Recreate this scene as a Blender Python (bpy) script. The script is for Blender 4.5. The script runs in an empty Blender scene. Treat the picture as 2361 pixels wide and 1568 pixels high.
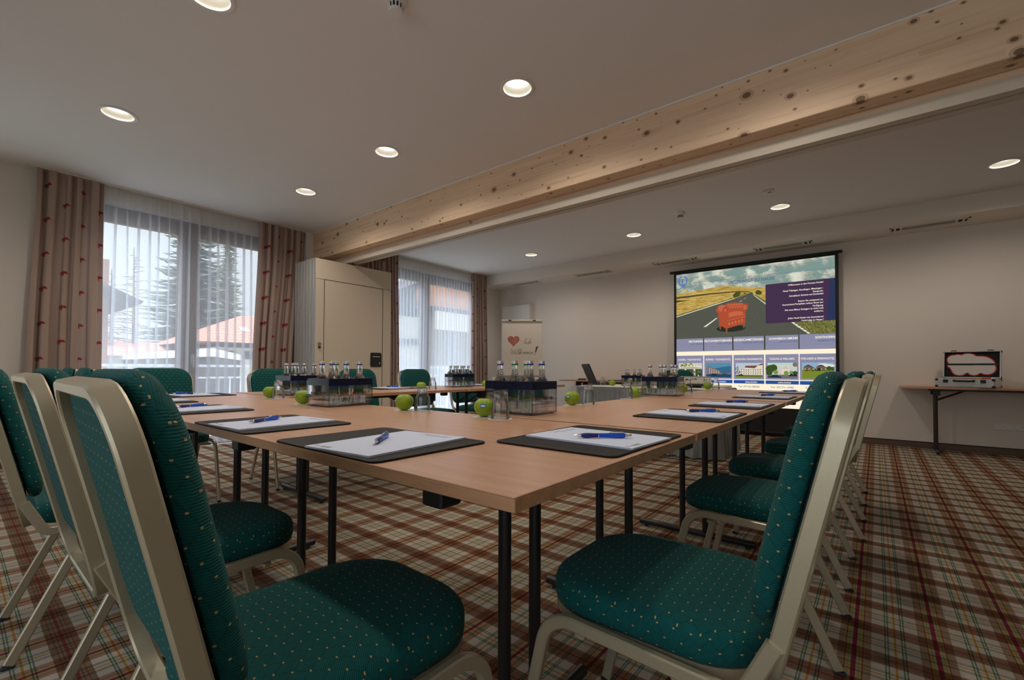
import bpy, bmesh, math, random
from mathutils import Vector, Matrix
PI = math.pi
sc = bpy.context.scene
COL = sc.collection
random.seed(7)
H = 0.92            # eye height
T = 0.743           # table height
CZ = 2.797          # ceiling
XW, YB = -6.2, 7.32 # window wall, screen wall
XR, YF = 3.4, -2.6  # walls behind the photographer
EYE = Vector((0, 0, H))

# ------------------------------------------------------------------ materials
def new_mat(name):
    m = bpy.data.materials.new(name); m.use_nodes = True
    nt = m.node_tree; nt.nodes.clear()
    out = nt.nodes.new('ShaderNodeOutputMaterial')
    return m, nt, out
class G:
    """tiny node-graph helper"""
    def __init__(s, nt): s.nt = nt
    def n(s, typ, ins=None, **attrs):
        nd = s.nt.nodes.new(typ)
        for k, v in attrs.items(): setattr(nd, k, v)
        for k, v in (ins or {}).items(): s.set(nd.inputs[k], v)
        return nd
    def set(s, sock, v):
        if hasattr(v, 'is_output'): s.nt.links.new(v, sock)
        elif hasattr(v, 'outputs'): s.nt.links.new(v.outputs[0], sock)
        else:
            if isinstance(v, (tuple, list)) and len(v) == 3 and sock.type == 'RGBA': v = (*v, 1)
            sock.default_value = v
    def m(s, op, a, b=None, c=None):
        ins = {0: a}
        if b is not None: ins[1] = b
        if c is not None: ins[2] = c
        return s.n('ShaderNodeMath', ins, operation=op).outputs[0]
    def mix(s, f, a, b, bt='MIX'):
        nd = s.nt.nodes.new('ShaderNodeMix'); nd.data_type = 'RGBA'; nd.blend_type = bt
        s.set(nd.inputs[0], f); s.set(nd.inputs[6], a); s.set(nd.inputs[7], b)
        return nd.outputs[2]
    def ramp(s, f, stops, interp='LINEAR'):
        nd = s.nt.nodes.new('ShaderNodeValToRGB'); cr = nd.color_ramp; cr.interpolation = interp
        while len(cr.elements) > 1: cr.elements.remove(cr.elements[-1])
        cr.elements[0].position = stops[0][0]; cr.elements[0].color = (*stops[0][1], 1)
        for p, c in stops[1:]:
            e = cr.elements.new(p); e.color = (*c, 1)
        s.set(nd.inputs[0], f); return nd.outputs[0]
    def coord(s, kind='Object'): return s.n('ShaderNodeTexCoord').outputs[kind]
    def mapping(s, v, sc=(1, 1, 1), loc=(0, 0, 0)):
        return s.n('ShaderNodeMapping', {0: v, 1: loc, 3: sc}).outputs[0]
    def noise(s, v, scale=5, detail=3, rough=.5):
        return s.n('ShaderNodeTexNoise', {'Vector': v, 'Scale': scale, 'Detail': detail, 'Roughness': rough})
    def xyz(s, v): return s.n('ShaderNodeSeparateXYZ', {0: v}).outputs
    def bump(s, h, strength=.2, dist=.01): return s.n('ShaderNodeBump', {'Height': h, 'Strength': strength, 'Distance': dist}).outputs[0]
    def bsdf(s, **kw):
        return s.n('ShaderNodeBsdfPrincipled', {k.replace('_', ' '): v for k, v in kw.items()})
def simple(name, col, rough=.5, metal=0, var=0.06, nscale=30, spec=None, bump=0):
    m, nt, out = new_mat(name); g = G(nt)
    nz = g.noise(g.coord(), nscale, 3)
    c = g.mix(nz.outputs[0], tuple(x * (1 - var) for x in col), tuple(min(1, x * (1 + var)) for x in col))
    kw = dict(Base_Color=c, Roughness=rough, Metallic=metal)
    if bump: kw['Normal'] = g.bump(nz.outputs[0], bump, .004)
    b = g.bsdf(**kw)
    if spec is not None: b.inputs['Specular IOR Level'].default_value = spec
    nt.links.new(b.outputs[0], out.inputs[0]); m.diffuse_color = (*col, 1)
    return m
def emit(name, col, st=1.0, tex=None):
    m, nt, out = new_mat(name); g = G(nt)
    c = tex(g) if tex else (*col, 1)
    e = g.n('ShaderNodeEmission', {0: c, 1: st})
    nt.links.new(e.outputs[0], out.inputs[0]); return m
def glass(name, tint=(1, 1, 1), ior=1.45, clear=.5):
    m, nt, out = new_mat(name); g = G(nt)
    b = g.bsdf(Base_Color=(*tint, 1), Roughness=0.0, IOR=ior)
    b.inputs['Transmission Weight'].default_value = 1
    t = g.n('ShaderNodeBsdfTransparent', {0: (*tint, 1)})
    mx = g.n('ShaderNodeMixShader', {0: clear, 1: b.outputs[0], 2: t.outputs[0]})
    nt.links.new(mx.outputs[0], out.inputs[0]); return m
def thin_glass(name, tint=(1, 1, 1), refl=1.0, base=.02):
    m, nt, out = new_mat(name); g = G(nt)
    fr = g.n('ShaderNodeFresnel', {'IOR': 1.45})
    f = g.m('MULTIPLY_ADD', fr, refl, base)
    t = g.n('ShaderNodeBsdfTransparent', {0: (*tint, 1)}); gl = g.n('ShaderNodeBsdfGlossy', {'Roughness': .02})
    mx = g.n('ShaderNodeMixShader', {0: f, 1: t, 2: gl})
    nt.links.new(mx.outputs[0], out.inputs[0]); return m

def carpet_mat():
    m, nt, out = new_mat('plaid_carpet'); g = G(nt)
    co = g.coord(); x, y, z = g.xyz(co)
    bei = (1, 1, 1); brown = (.60, .47, .38); crim = (.44, .05, .13); green = (.24, .48, .36); yel = (.88, .55, .10); oli = (.74, .64, .25); teal = (.60, .68, .58); gcore = (.46, .60, .40); red = (.42, .07, .09); dbr = (.43, .335, .25); drk = (.27, .19, .13)
    sa = [(0, crim), (.028, teal), (.042, oli), (.058, gcore), (.072, oli), (.098, red), (.113, brown), (.205, bei), (.368, green), (.390, bei), (.403, green), (.425, bei), (.485, yel), (.515, bei),
          (.575, green), (.597, bei), (.610, green), (.632, bei), (.795, brown), (.887, red), (.902, oli), (.928, gcore), (.942, oli), (.958, teal), (.972, crim)]
    crb = (.42, .10, .10); reb = (.40, .16, .12)
    sb = [(0, crb), (.020, dbr), (.050, drk), (.066, dbr), (.10, reb), (.114, dbr), (.180, bei), (.368, green), (.390, bei), (.403, green), (.425, bei), (.485, yel), (.515, bei),
          (.575, green), (.597, bei), (.610, green), (.632, bei), (.820, dbr), (.886, reb), (.90, dbr), (.934, drk), (.95, dbr), (.980, crb)]
    def stripes(c, off, p, st):
        t = g.m('FRACT', g.m('DIVIDE', g.m('SUBTRACT', c, off), p))
        t2 = g.m('ADD', t, g.m('MULTIPLY', g.m('SUBTRACT', g.noise(co, 260, 1).outputs[0], .5), .02))
        return g.ramp(g.m('FRACT', t2), st, 'CONSTANT')
    a = stripes(x, -.066, .2125, sa); b = stripes(y, .2615, .2035, sb)
    c = g.mix(1.0, a, b, 'MULTIPLY')
    c = g.mix(1.0, c, (.54, .465, .40, 1), 'MULTIPLY')
    pile = g.noise(co, 420, 2)
    c = g.mix(g.m('MULTIPLY', pile.outputs[0], .36), c, (.02, .015, .012, 1))
    b_ = g.bsdf(Base_Color=c, Roughness=.95, Normal=g.bump(pile.outputs[0], .5, .004))
    b_.inputs['Specular IOR Level'].default_value = .1
    nt.links.new(b_.outputs[0], out.inputs[0]); return m
def wood_mat(name, c1, c2, c3, rough=.35, axis=0, fleck=True):
    m, nt, out = new_mat(name); g = G(nt)
    s = [26, 26, 26]; s[axis] = 1.1
    co = g.mapping(g.coord(), tuple(s))
    n1 = g.noise(co, 1.4, 5, .6)
    c = g.ramp(n1.outputs[0], [(.3, c1), (.5, c2), (.72, c3)])
    if fleck:
        s2 = [160, 160, 160]; s2[axis] = 24
        n2 = g.noise(g.mapping(g.coord(), tuple(s2)), 1.0, 1)
        f = g.m('MULTIPLY', g.m('GREATER_THAN', n2.outputs[0], .66), .22)
        c = g.mix(f, c, tuple(x * .55 for x in c1))
    b = g.bsdf(Base_Color=c, Roughness=rough)
    nt.links.new(b.outputs[0], out.inputs[0]); return m
def pine_mat():
    m, nt, out = new_mat('laminated_pine'); g = G(nt)
    co = g.coord(); x, y, z = g.xyz(co)
    lam = g.m('FLOOR', g.m('DIVIDE', g.m('ADD', z, y), .043))
    piece = g.m('FLOOR', g.m('DIVIDE', g.m('ADD', x, g.m('MULTIPLY', lam, 1.37)), 1.9))
    rnd = g.n('ShaderNodeTexWhiteNoise', {0: g.n('ShaderNodeCombineXYZ', {0: lam, 1: piece, 2: 3.0}).outputs[0]}, noise_dimensions='3D').outputs[0]
    off = g.n('ShaderNodeCombineXYZ', {0: g.m('MULTIPLY', rnd, 30.0), 1: g.m('MULTIPLY', lam, 3.1), 2: 0.0}).outputs[0]
    cg = g.n('ShaderNodeVectorMath', {0: g.mapping(co, (1.6, 34, 34)), 1: off}, operation='ADD').outputs[0]
    gr = g.noise(cg, 1.0, 4, .6)
    c = g.ramp(gr.outputs[0], [(.25, (.58, .37, .22)), (.45, (.74, .53, .35)), (.7, (.80, .61, .43))])
    c = g.mix(g.m('MULTIPLY', rnd, .35), c, (.86, .68, .50, 1))
    def knots(scale, r0, dens):
        v = g.n('ShaderNodeTexVoronoi', {'Vector': g.n('ShaderNodeCombineXYZ', {0: g.m('MULTIPLY', x, scale * .75), 1: g.m('MULTIPLY', g.m('ADD', y, z), scale), 2: 0.0}).outputs[0], 'Scale': 1.0}, voronoi_dimensions='2D')
        rr = g.m('MULTIPLY', g.xyz(v.outputs['Color'])[0], r0)
        on = g.m('LESS_THAN', g.xyz(v.outputs['Color'])[1], dens)
        d = v.outputs['Distance']
        core = g.m('MULTIPLY', g.m('LESS_THAN', d, rr), on)
        ring = g.m('MULTIPLY', g.m('LESS_THAN', d, g.m('MULTIPLY', rr, 1.8)), on)
        return core, ring
    for sc_, r0, dn in ((4.4, .085, .75), (7.5, .085, .5), (11, .07, .35)):
        core, ring = knots(sc_, r0, dn)
        c = g.mix(g.m('MULTIPLY', ring, .40), c, (.33, .16, .07, 1))
        c = g.mix(g.m('MULTIPLY', core, .80), c, (.10, .045, .02, 1))
    b = g.bsdf(Base_Color=c, Roughness=.55)
    nt.links.new(b.outputs[0], out.inputs[0]); return m
def fabric_mat(name, col, ribdir='d'):
    m, nt, out = new_mat(name); g = G(nt)
    u, v, _ = g.xyz(g.coord('UV'))
    a = g.m('DIVIDE', u, .030); b = g.m('DIVIDE', v, .040)
    p = g.m('ADD', a, b); q = g.m('SUBTRACT', a, b)
    def near(t): return g.m('ABSOLUTE', g.m('SUBTRACT', t, g.m('ROUND', t)))
    dp, dq = near(p), near(q)
    line = g.m('MAXIMUM', g.m('LESS_THAN', dp, .045), g.m('LESS_THAN', dq, .045))
    sp, sq = g.m('SUBTRACT', p, g.m('ROUND', p)), g.m('SUBTRACT', q, g.m('ROUND', q))
    dot = g.m('MULTIPLY', g.m('LESS_THAN', g.m('ABSOLUTE', g.m('ADD', sp, sq)), .115), g.m('LESS_THAN', g.m('ABSOLUTE', g.m('SUBTRACT', sp, sq)), .070))
    nz = g.noise(g.coord('UV'), 60, 3)
    base = g.mix(nz.outputs[0], tuple(x * .8 for x in col), tuple(x * 1.2 for x in col))
    c = g.mix(g.m('MULTIPLY', line, .45), base, tuple(x * .45 for x in col))
    c = g.mix(dot, c, (.56, .36, .15, 1))
    t = {'d': g.m('ADD', g.m('MULTIPLY', u, .8), v), 'v': v, 'u': u}[ribdir]
    rib = g.m('SINE', g.m('MULTIPLY', g.m('ADD', t, g.m('MULTIPLY', nz.outputs[0], .003)), 2 * PI / .0036))
    hgt = g.m('MULTIPLY_ADD', rib, .5, g.m('MULTIPLY', line, -1.2))
    bs = g.bsdf(Base_Color=c, Roughness=.8, Normal=g.bump(hgt, .55, .0012))
    bs.inputs['Sheen Weight'].default_value = .03; bs.inputs['Specular IOR Level'].default_value = .2
    nt.links.new(bs.outputs[0], out.inputs[0]); return m
def drape_mat():
    m, nt, out = new_mat('cow_print_drape'); g = G(nt)
    u, v, _ = g.xyz(g.coord('UV'))
    col = g.m('FLOOR', g.m('DIVIDE', u, .27))
    uu = g.m('SUBTRACT', u, g.m('MULTIPLY', col, .27))
    half = g.m('MULTIPLY', g.m('MODULO', g.m('ADD', col, 100.0), 2.0), .165)
    vv = g.m('MODULO', g.m('ADD', g.m('ADD', v, 9.9), half), .33)
    def rect(u0, u1, v0, v1):
        a = g.m('COMPARE', uu, .03 + (u0 + u1) / 2, (u1 - u0) / 2); b = g.m('COMPARE', vv, .12 + (v0 + v1) / 2, (v1 - v0) / 2)
        return g.m('MULTIPLY', a, b)
    parts = [(.012, .078, .022, .048), (.070, .096, .030, .054), (.090, .104, .030, .042), (.070, .076, .050, .060), (.013, .024, .008, .030), (.026, .033, .004, .030),
             (.056, .064, .004, .030), (.068, .077, .008, .030), (.004, .014, .040, .046), (.003, .008, .018, .044), (.036, .050, .020, .030)]
    mk = None
    for r in parts:
        k = rect(*r); mk = k if mk is None else g.m('MAXIMUM', mk, k)
    sp = g.n('ShaderNodeTexVoronoi', {'Vector': g.mapping(g.coord('UV'), (26, 52, 1)), 'Scale': 1.0})
    speck = g.m('LESS_THAN', sp.outputs['Distance'], .10)
    nz = g.noise(g.coord('UV'), 300, 2)
    c = g.mix(nz.outputs[0], (.42, .315, .265, 1), (.50, .38, .325, 1))
    c = g.mix(g.m('MULTIPLY', speck, .45), c, (.25, .13, .11, 1))
    c = g.mix(mk, c, (.31, .045, .055, 1))
    d = g.bsdf(Base_Color=c, Roughness=.9); d.inputs['Specular IOR Level'].default_value = .1
    tr = g.n('ShaderNodeBsdfTranslucent', {0: c})
    mx = g.n('ShaderNodeMixShader', {0: .12, 1: d.outputs[0], 2: tr.outputs[0]})
    nt.links.new(mx.outputs[0], out.inputs[0]); return m
def sheer_mat(name, open_, col=(.86, .88, .92)):
    m, nt, out = new_mat(name); g = G(nt)
    nz = g.noise(g.coord(), 14, 2)
    tp = g.n('ShaderNodeBsdfTransparent', {0: (1, 1, 1, 1)})
    df = g.n('ShaderNodeBsdfDiffuse', {0: (*col, 1)}); tl = g.n('ShaderNodeBsdfTranslucent', {0: (*col, 1)})
    cl = g.n('ShaderNodeMixShader', {0: .5, 1: df.outputs[0], 2: tl.outputs[0]})
    f = g.m('MULTIPLY_ADD', nz.outputs[0], .06, (1 - open_) - .03)
    mx = g.n('ShaderNodeMixShader', {0: f, 1: tp.outputs[0], 2: cl.outputs[0]})
    nt.links.new(mx.outputs[0], out.inputs[0]); return m
def tile_roof_mat():
    m, nt, out = new_mat('clay_roof_tiles'); g = G(nt)
    x, y, z = g.xyz(g.coord())
    rows = g.m('SINE', g.m('MULTIPLY', z, 2 * PI / .17)); cols = g.m('SINE', g.m('MULTIPLY', g.m('ADD', y, x), 2 * PI / .25))
    nz = g.noise(g.coord(), 3, 3)
    c = g.mix(nz.outputs[0], (.42, .14, .09, 1), (.56, .22, .15, 1))
    c = g.mix(g.m('MULTIPLY', g.m('GREATER_THAN', rows, .6), .35), c, (.22, .07, .05, 1))
    b = g.bsdf(Base_Color=c, Roughness=.8, Normal=g.bump(g.m('ADD', rows, cols), .4, .05))
    nt.links.new(b.outputs[0], out.inputs[0]); return m

M = {}
M['carpet'] = carpet_mat()
M['wall'] = simple('warm_white_wall_paint', (.78, .725, .655), .9, var=.015, nscale=60, bump=.05)
M['unseen'] = simple('unseen_wall_bounce_tone', (.50, .43, .36), .8, var=.05)  # tone of the unseen walls, chosen to control bounced light
M['ceil'] = simple('white_ceiling_paint', (.80, .785, .77), .95, var=.01, nscale=40)
M['beech'] = wood_mat('beech_laminate', (.50, .265, .155), (.56, .315, .19), (.62, .36, .225), .33)
M['beech_edge'] = wood_mat('beech_edge_band', (.46, .235, .12), (.53, .285, .155), (.58, .33, .19), .4)
M['pine'] = pine_mat()
M['track'] = simple('cream_track_paint', (.60, .54, .45), .55, var=.01)
M['dark'] = simple('black_powder_coat', (.016, .015, .015), .38, var=.2)
M['blackplastic'] = simple('black_plastic', (.014, .013, .013), .5, var=.2)
M['rubber'] = simple('black_rubber', (.02, .02, .02), .8)
M['screenblack'] = simple('black_screen_masking', (.008, .008, .008), .7)
M['teal_seat'] = fabric_mat('teal_dotted_seat_fabric', (.002, .088, .086), 'd')
M['teal_back'] = fabric_mat('teal_dotted_back_fabric', (.002, .088, .086), 'v')
M['champ'] = simple('champagne_metal', (.50, .445, .315), .36, .55, var=.05, nscale=180, bump=.03)
M['panelskin'] = simple('cream_partition_laminate', (.70, .61, .485), .55, var=.02)
M['alu'] = simple('brushed_aluminium', (.66, .67, .67), .35, .85, var=.05)
M['chrome'] = simple('polished_chrome', (.80, .80, .80), .12, 1)
M['white'] = simple('white_plastic', (.80, .79, .76), .4, var=.02)
M['cream'] = simple('cream_plastic', (.70, .66, .56), .45, var=.02)
M['grey'] = simple('grey_plastic', (.32, .32, .31), .45)
M['paper'] = simple('white_writing_paper', (.66, .735, .90), .8, var=.01)
M['flippaper'] = simple('cream_flipchart_paper', (.82, .74, .64), .85, var=.01)
M['leather'] = simple('black_leatherette', (.020, .018, .016), .55, var=.3, nscale=260, bump=.25, spec=.10)
M['ink'] = simple('blue_print_ink', (.07, .12, .42), .6)
M['greyink'] = simple('grey_print_ink', (.30, .31, .34), .6)
M['blackink'] = simple('black_marker_ink', (.05, .05, .055), .6)
M['redink'] = simple('red_marker_ink', (.55, .03, .03), .6)
M['penblue'] = simple('translucent_blue_pen', (.01, .09, .62), .18, var=.02)
M['pennavy'] = simple('navy_rubber_grip', (.008, .015, .16), .42)
M['apple'] = simple('green_apple_skin', (.27, .42, .012), .40, var=.22, nscale=22)
M['stem'] = simple('apple_stem', (.12, .07, .03), .8)
M['sticker'] = simple('blue_fruit_sticker', (.03, .16, .42), .4)
M['stickerw'] = simple('white_sticker_print', (.75, .8, .82), .5)
M['coaster'] = simple('white_paper_coaster', (.78, .77, .74), .85)
M['tumbler'] = glass('clear_tumbler_glass', (1, 1, 1), 1.47, .5)
M['tumblerwall'] = thin_glass('tumbler_wall_glass', (.985, .99, .99), .75, .015)
M['bottle'] = glass('clear_bottle_glass', (.985, 1, .99), 1.36, .22)
M['bottlebody'] = glass('clear_bottle_body', (.985, 1, .99), 1.36, .68)
M['bottlebodygreen'] = glass('faint_green_bottle_body', (.92, .985, .93), 1.36, .68)
M['bottlegreen'] = glass('faint_green_bottle_glass', (.90, .98, .91), 1.36, .22)
M['acrylic'] = thin_glass('clear_acrylic', (.988, .987, .992), .6, .008)
M['acryledge'] = thin_glass('smoky_acrylic_edge', (.62, .60, .68), .8, .05)
M['navy'] = simple('navy_blue_acrylic', (.004, .007, .034), .2)
M['cap'] = simple('aluminium_bottle_cap', (.70, .69, .66), .32, .8)
M['capblue'] = simple('blue_cap_ring', (.01, .04, .35), .35)
M['capgreen'] = simple('green_cap_ring', (.01, .28, .07), .35)
M['lblue'] = simple('label_sky_print', (.10, .28, .55), .6, var=.3, nscale=60)
M['lgreen'] = simple('label_meadow_print', (.14, .26, .05), .6, var=.5, nscale=60)
M['lwhite'] = simple('label_white_print', (.72, .74, .74), .6)
M['drape'] = drape_mat()
M['sheer'] = sheer_mat('sky_tinted_voile', .54, (.84, .88, .96))  # bluish skylight on the white voile is tinted into its colour
M['header'] = sheer_mat('sheer_header_tape', .06, (.88, .88, .88))
M['frame'] = simple('brown_window_frame', (.17, .105, .085), .5, var=.08)
M['framelight'] = simple('grey_window_post', (.26, .24, .25), .5)
M['pane'] = thin_glass('window_glass', (.95, .97, .98), .7, .01)
M['base'] = wood_mat('dark_wood_skirting', (.085, .05, .03), (.12, .07, .045), (.15, .09, .055), .45)
M['skirt'] = simple('grey_table_skirting', (.25, .27, .27), .6, var=.06)
M['cloth'] = simple('white_table_cloth', (.78, .74, .68), .85, var=.02)
M['yellow'] = simple('yellow_marker_plastic', (.65, .42, .02), .4)
M['red'] = simple('red_plastic', (.6, .03, .03), .4)
M['foam'] = simple('black_foam_lining', (.010, .010, .010), .95, nscale=80, bump=.5)
M['cloudw'] = simple('white_card', (.66, .61, .56), .8, var=.01)
M['cloudr'] = simple('red_card_edge', (.58, .02, .025), .7)
M['lens'] = simple('dark_grille', (.02, .02, .02), .6)
M['barn'] = wood_mat('weathered_boards', (.16, .06, .035), (.24, .10, .055), (.30, .14, .08), .8, 2)
M['barnroof'] = simple('dark_slate', (.045, .04, .045), .8)
M['tiles'] = tile_roof_mat()
M['render'] = simple('pale_render', (.60, .58, .55), .9)
M['creamrender'] = simple('cream_render', (.46, .42, .35), .9)
M['darkband'] = simple('dark_stained_timber', (.055, .045, .05), .8)
M['orange'] = wood_mat('orange_timber_cladding', (.40, .16, .07), (.48, .20, .09), (.55, .25, .12), .8, 2)
M['fascia'] = simple('white_fascia', (.72, .72, .72), .7)
M['spruce'] = simple('spruce_needles', (.09, .125, .095), .9, var=.4, nscale=2)
M['spruce2'] = simple('pale_lichen_spruce', (.19, .20, .12), .9, var=.4, nscale=2)
M['bark'] = simple('grey_bark', (.16, .13, .11), .9)
M['rail'] = simple('pale_grey_railing', (.62, .66, .72), .5)
M['earth'] = simple('bounce_bright_ground', (.42, .41, .34), 1)  # ground tone raised so daylight bounces up to the ceiling
M['slab'] = simple('bounce_bright_concrete', (.62, .62, .62), .9)  # slab tone lightened to throw more daylight indoors

# ------------------------------------------------------------------ mesh builder
class MB:
    def __init__(s): s.bm = bmesh.new(); s.ms = []; s.uvl = s.bm.loops.layers.uv.new('UVMap')
    def mi(s, mat):
        if mat not in s.ms: s.ms.append(mat)
        return s.ms.index(mat)
    def face(s, vs, mat):
        try: f = s.bm.faces.new(vs)
        except ValueError: return None
        f.material_index = s.mi(mat); return f
    def verts(s, pts, X=None): return [s.bm.verts.new((X @ Vector(p).to_3d()) if X else p) for p in pts]
    def poly(s, pts, mat, X=None): return s.face(s.verts(pts, X), mat)
    def box(s, c, d, mat, X=None, bev=0):
        x, y, z = (k / 2 for k in d)
        R = Matrix.Translation(c)
        if X: R = X @ R
        if bev <= 0:
            v = s.verts([(sx * x, sy * y, sz * z) for sz in (-1, 1) for sy in (-1, 1) for sx in (-1, 1)], R)
            for q in ((0, 2, 3, 1), (4, 5, 7, 6), (0, 1, 5, 4), (2, 6, 7, 3), (0, 4, 6, 2), (1, 3, 7, 5)): s.face([v[i] for i in q], mat)
        else:
            b = bev; rings = []
            def oct_(i, zz): return [(sx * (x - i) * (1 if not k else 1), sy * (y - i), zz) for sx, sy, k in ((-1, -1, 0), (1, -1, 0), (1, 1, 0), (-1, 1, 0))]
            def o8(i, zz):
                a, c_ = x - i, y - i
                return [(-a + b, -c_, zz), (a - b, -c_, zz), (a, -c_ + b, zz), (a, c_ - b, zz), (a - b, c_, zz), (-a + b, c_, zz), (-a, c_ - b, zz), (-a, -c_ + b, zz)]
            s.loft([o8(b, -z), o8(0, -z + b), o8(0, z - b), o8(b, z)], mat, True, True, X=R)
    def loft(s, rings, mat, cap0=False, cap1=False, X=None, closed=True, mats=None):
        vr = [s.verts(r, X) for r in rings]; n = len(vr[0])
        for k, (a, b) in enumerate(zip(vr, vr[1:])):
            for i in range(n if closed else n - 1):
                j = (i + 1) % n
                s.face([a[i], a[j], b[j], b[i]], mats[k] if mats else mat)
        if cap0: s.face(vr[0][::-1], mats[0] if mats else mat)
        if cap1: s.face(vr[-1], mats[-1] if mats else mat)
        return vr
    def lathe(s, prof, mat, seg=24, X=None, cap0=False, cap1=False, mats=None, closed_prof=False):
        rings = [[(r * math.cos(2 * PI * i / seg), r * math.sin(2 * PI * i / seg), z) for i in range(seg)] for r, z in prof]
        return s.loft(rings, mat, cap0, cap1, X, mats=mats)
    def cyl(s, p, q, r, mat, seg=12, r2=None):
        p, q = Vector(p), Vector(q); d = (q - p).normalized()
        a = d.orthogonal().normalized(); b = d.cross(a)
        ring = lambda o, rr: [o + (a * math.cos(2 * PI * i / seg) + b * math.sin(2 * PI * i / seg)) * rr for i in range(seg)]
        s.loft([ring(p, r), ring(q, r if r2 is None else r2)], mat, True, True)
    def sweep(s, path, nrm, a, b, mat, closed=False, ch=.003):
        """rectangular tube: a = size along nrm, b = size across"""
        path = [Vector(p) for p in path]; n = len(path); rings = []
        for i, p in enumerate(path):
            if closed: t = path[(i + 1) % n] - path[i - 1]
            else: t = path[min(i + 1, n - 1)] - path[max(i - 1, 0)]
            t.normalize(); nn = Vector(nrm[i] if isinstance(nrm, list) else nrm); nn = (nn - t * nn.dot(t)).normalized(); bb = t.cross(nn)
            A, B = a / 2, b / 2
            rings.append([p + nn * u + bb * v for u, v in ((-A + ch, -B), (A - ch, -B), (A, -B + ch), (A, B - ch), (A - ch, B), (-A + ch, B), (-A, B - ch), (-A, -B + ch))])
        if closed: rings.append(rings[0])
        s.loft(rings, mat, not closed, not closed)
    def tube(s, path, r, mat, seg=8):
        path = [Vector(p) for p in path]; n = len(path); rings = []; prev = None
        for i, p in enumerate(path):
            t = (path[min(i + 1, n - 1)] - path[max(i - 1, 0)]).normalized()
            a = t.orthogonal().normalized() if prev is None else (prev - t * prev.dot(t)).normalized()
            prev = a; b = t.cross(a); rr = r[i] if isinstance(r, (list, tuple)) else r
            rings.append([p + (a * math.cos(2 * PI * k / seg) + b * math.sin(2 * PI * k / seg)) * rr for k in range(seg)])
        s.loft(rings, mat, True, True)
    def text(s, body, mat, X, width=None, height=None, size=.1, align='LEFT', shear=0, off=0):
        """lettering laid in the X,Y plane of matrix X, scaled to width / cap height"""
        cu = bpy.data.curves.new('txt', 'FONT'); cu.body = body; cu.size = 1; cu.shear = shear; cu.offset = off; cu.resolution_u = 3
        o = bpy.data.objects.new('txt', cu); COL.objects.link(o)
        dg = bpy.context.evaluated_depsgraph_get(); me = bpy.data.meshes.new_from_object(o.evaluated_get(dg))
        bpy.data.objects.remove(o); bpy.data.curves.remove(cu)
        xs = [v.co.x for v in me.vertices]; ys = [v.co.y for v in me.vertices]
        if xs:
            w = max(xs) - min(xs); sy = (height / .7) if height else size
            sx = (width / w) if width else sy
            x0 = {'LEFT': min(xs), 'RIGHT': max(xs), 'CENTER': (max(xs) + min(xs)) / 2}[align]
            vs = [s.bm.verts.new(X @ Vector(((v.co.x - x0) * sx, v.co.y * sy, 0))) for v in me.vertices]
            for p in me.polygons: s.face([vs[i] for i in p.vertices], mat)
        bpy.data.meshes.remove(me)
    def ribbon(s, pts, w, mat, X):
        for p, q in zip(pts, pts[1:]):
            p, q = Vector((*p, 0)), Vector((*q, 0)); d = q - p
            if d.length < 1e-6: continue
            d.normalize(); n = Vector((-d.y, d.x, 0)) * w / 2; e = d * w * .3
            s.poly([p - n - e, q - n + e, q + n + e, p + n - e], mat, X)
    def boxuv(s):
        s.bm.normal_update()
        for f in s.bm.faces:
            n = f.normal; ax = max(range(3), key=lambda i: abs(n[i]) * (1.25 if i == 2 else 1))
            for l in f.loops:
                c = l.vert.co
                l[s.uvl].uv = (c.x, c.y) if ax == 2 else ((c.y, c.z) if ax == 0 else (c.x, c.z))
    def build(s, name, parent=None, smooth=35, uv=False, keepn=False):
        if not keepn: bmesh.ops.recalc_face_normals(s.bm, faces=s.bm.faces)
        if uv: s.boxuv()
        me = bpy.data.meshes.new(name); s.bm.to_mesh(me); s.bm.free()
        for m in s.ms: me.materials.append(m)
        if smooth:
            me.polygons.foreach_set('use_smooth', [True] * len(me.polygons)); me.set_sharp_from_angle(angle=math.radians(smooth))
        o = bpy.data.objects.new(name, me); COL.objects.link(o)
        if parent: o.parent = parent
        return o
def tag(o, label=None, cat=None, group=None, kind=None):
    for k, v in (('label', label), ('category', cat), ('group', group), ('kind', kind)):
        if v: o[k] = v
    return o
def thing(name, label, cat, loc=(0, 0, 0), rz=0, group=None):
    o = bpy.data.objects.new(name, None); COL.objects.link(o); o.empty_display_size = .1
    o.location = loc; o.rotation_euler = (0, 0, rz); return tag(o, label, cat, group)
def struct(o, label=None): return tag(o, label, None, None, 'structure')
KIDS = {}
def kids(o): return [c for c in bpy.data.objects if c.parent is o]
def dup(root, loc, rz=0, label=None, group=None):
    def cp(o, parent):
        c = o.copy(); COL.objects.link(c); c.parent = parent
        if o.name not in KIDS: KIDS[o.name] = [k.name for k in kids(o)]
        for k in KIDS[o.name]: cp(bpy.data.objects[k], c)
        return c
    r = cp(root, None); r.location = loc; r.rotation_euler = (0, 0, rz)
    if label: r['label'] = label
    if group: r['group'] = group
    return r
def one_box(name, c, d, mat, bev=0, parent=None):
    b = MB(); b.box(c, d, mat, bev=bev); return b.build(name, parent)
def rrect(x0, x1, y0, y1, r, n=6, rs=None):
    """rounded rectangle outline, ccw from lower left; rs = radii (ll, lr, ur, ul)"""
    rs = rs or (r, r, r, r); out = []
    for (cx, cy, a0, rr) in ((x0 + rs[0], y0 + rs[0], PI, rs[0]), (x1 - rs[1], y0 + rs[1], 1.5 * PI, rs[1]), (x1 - rs[2], y1 - rs[2], 0, rs[2]), (x0 + rs[3], y1 - rs[3], .5 * PI, rs[3])):
        for i in range(n + 1):
            a = a0 + i / n * PI / 2; out.append((cx + rr * math.cos(a), cy + rr * math.sin(a)))
    return out
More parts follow.
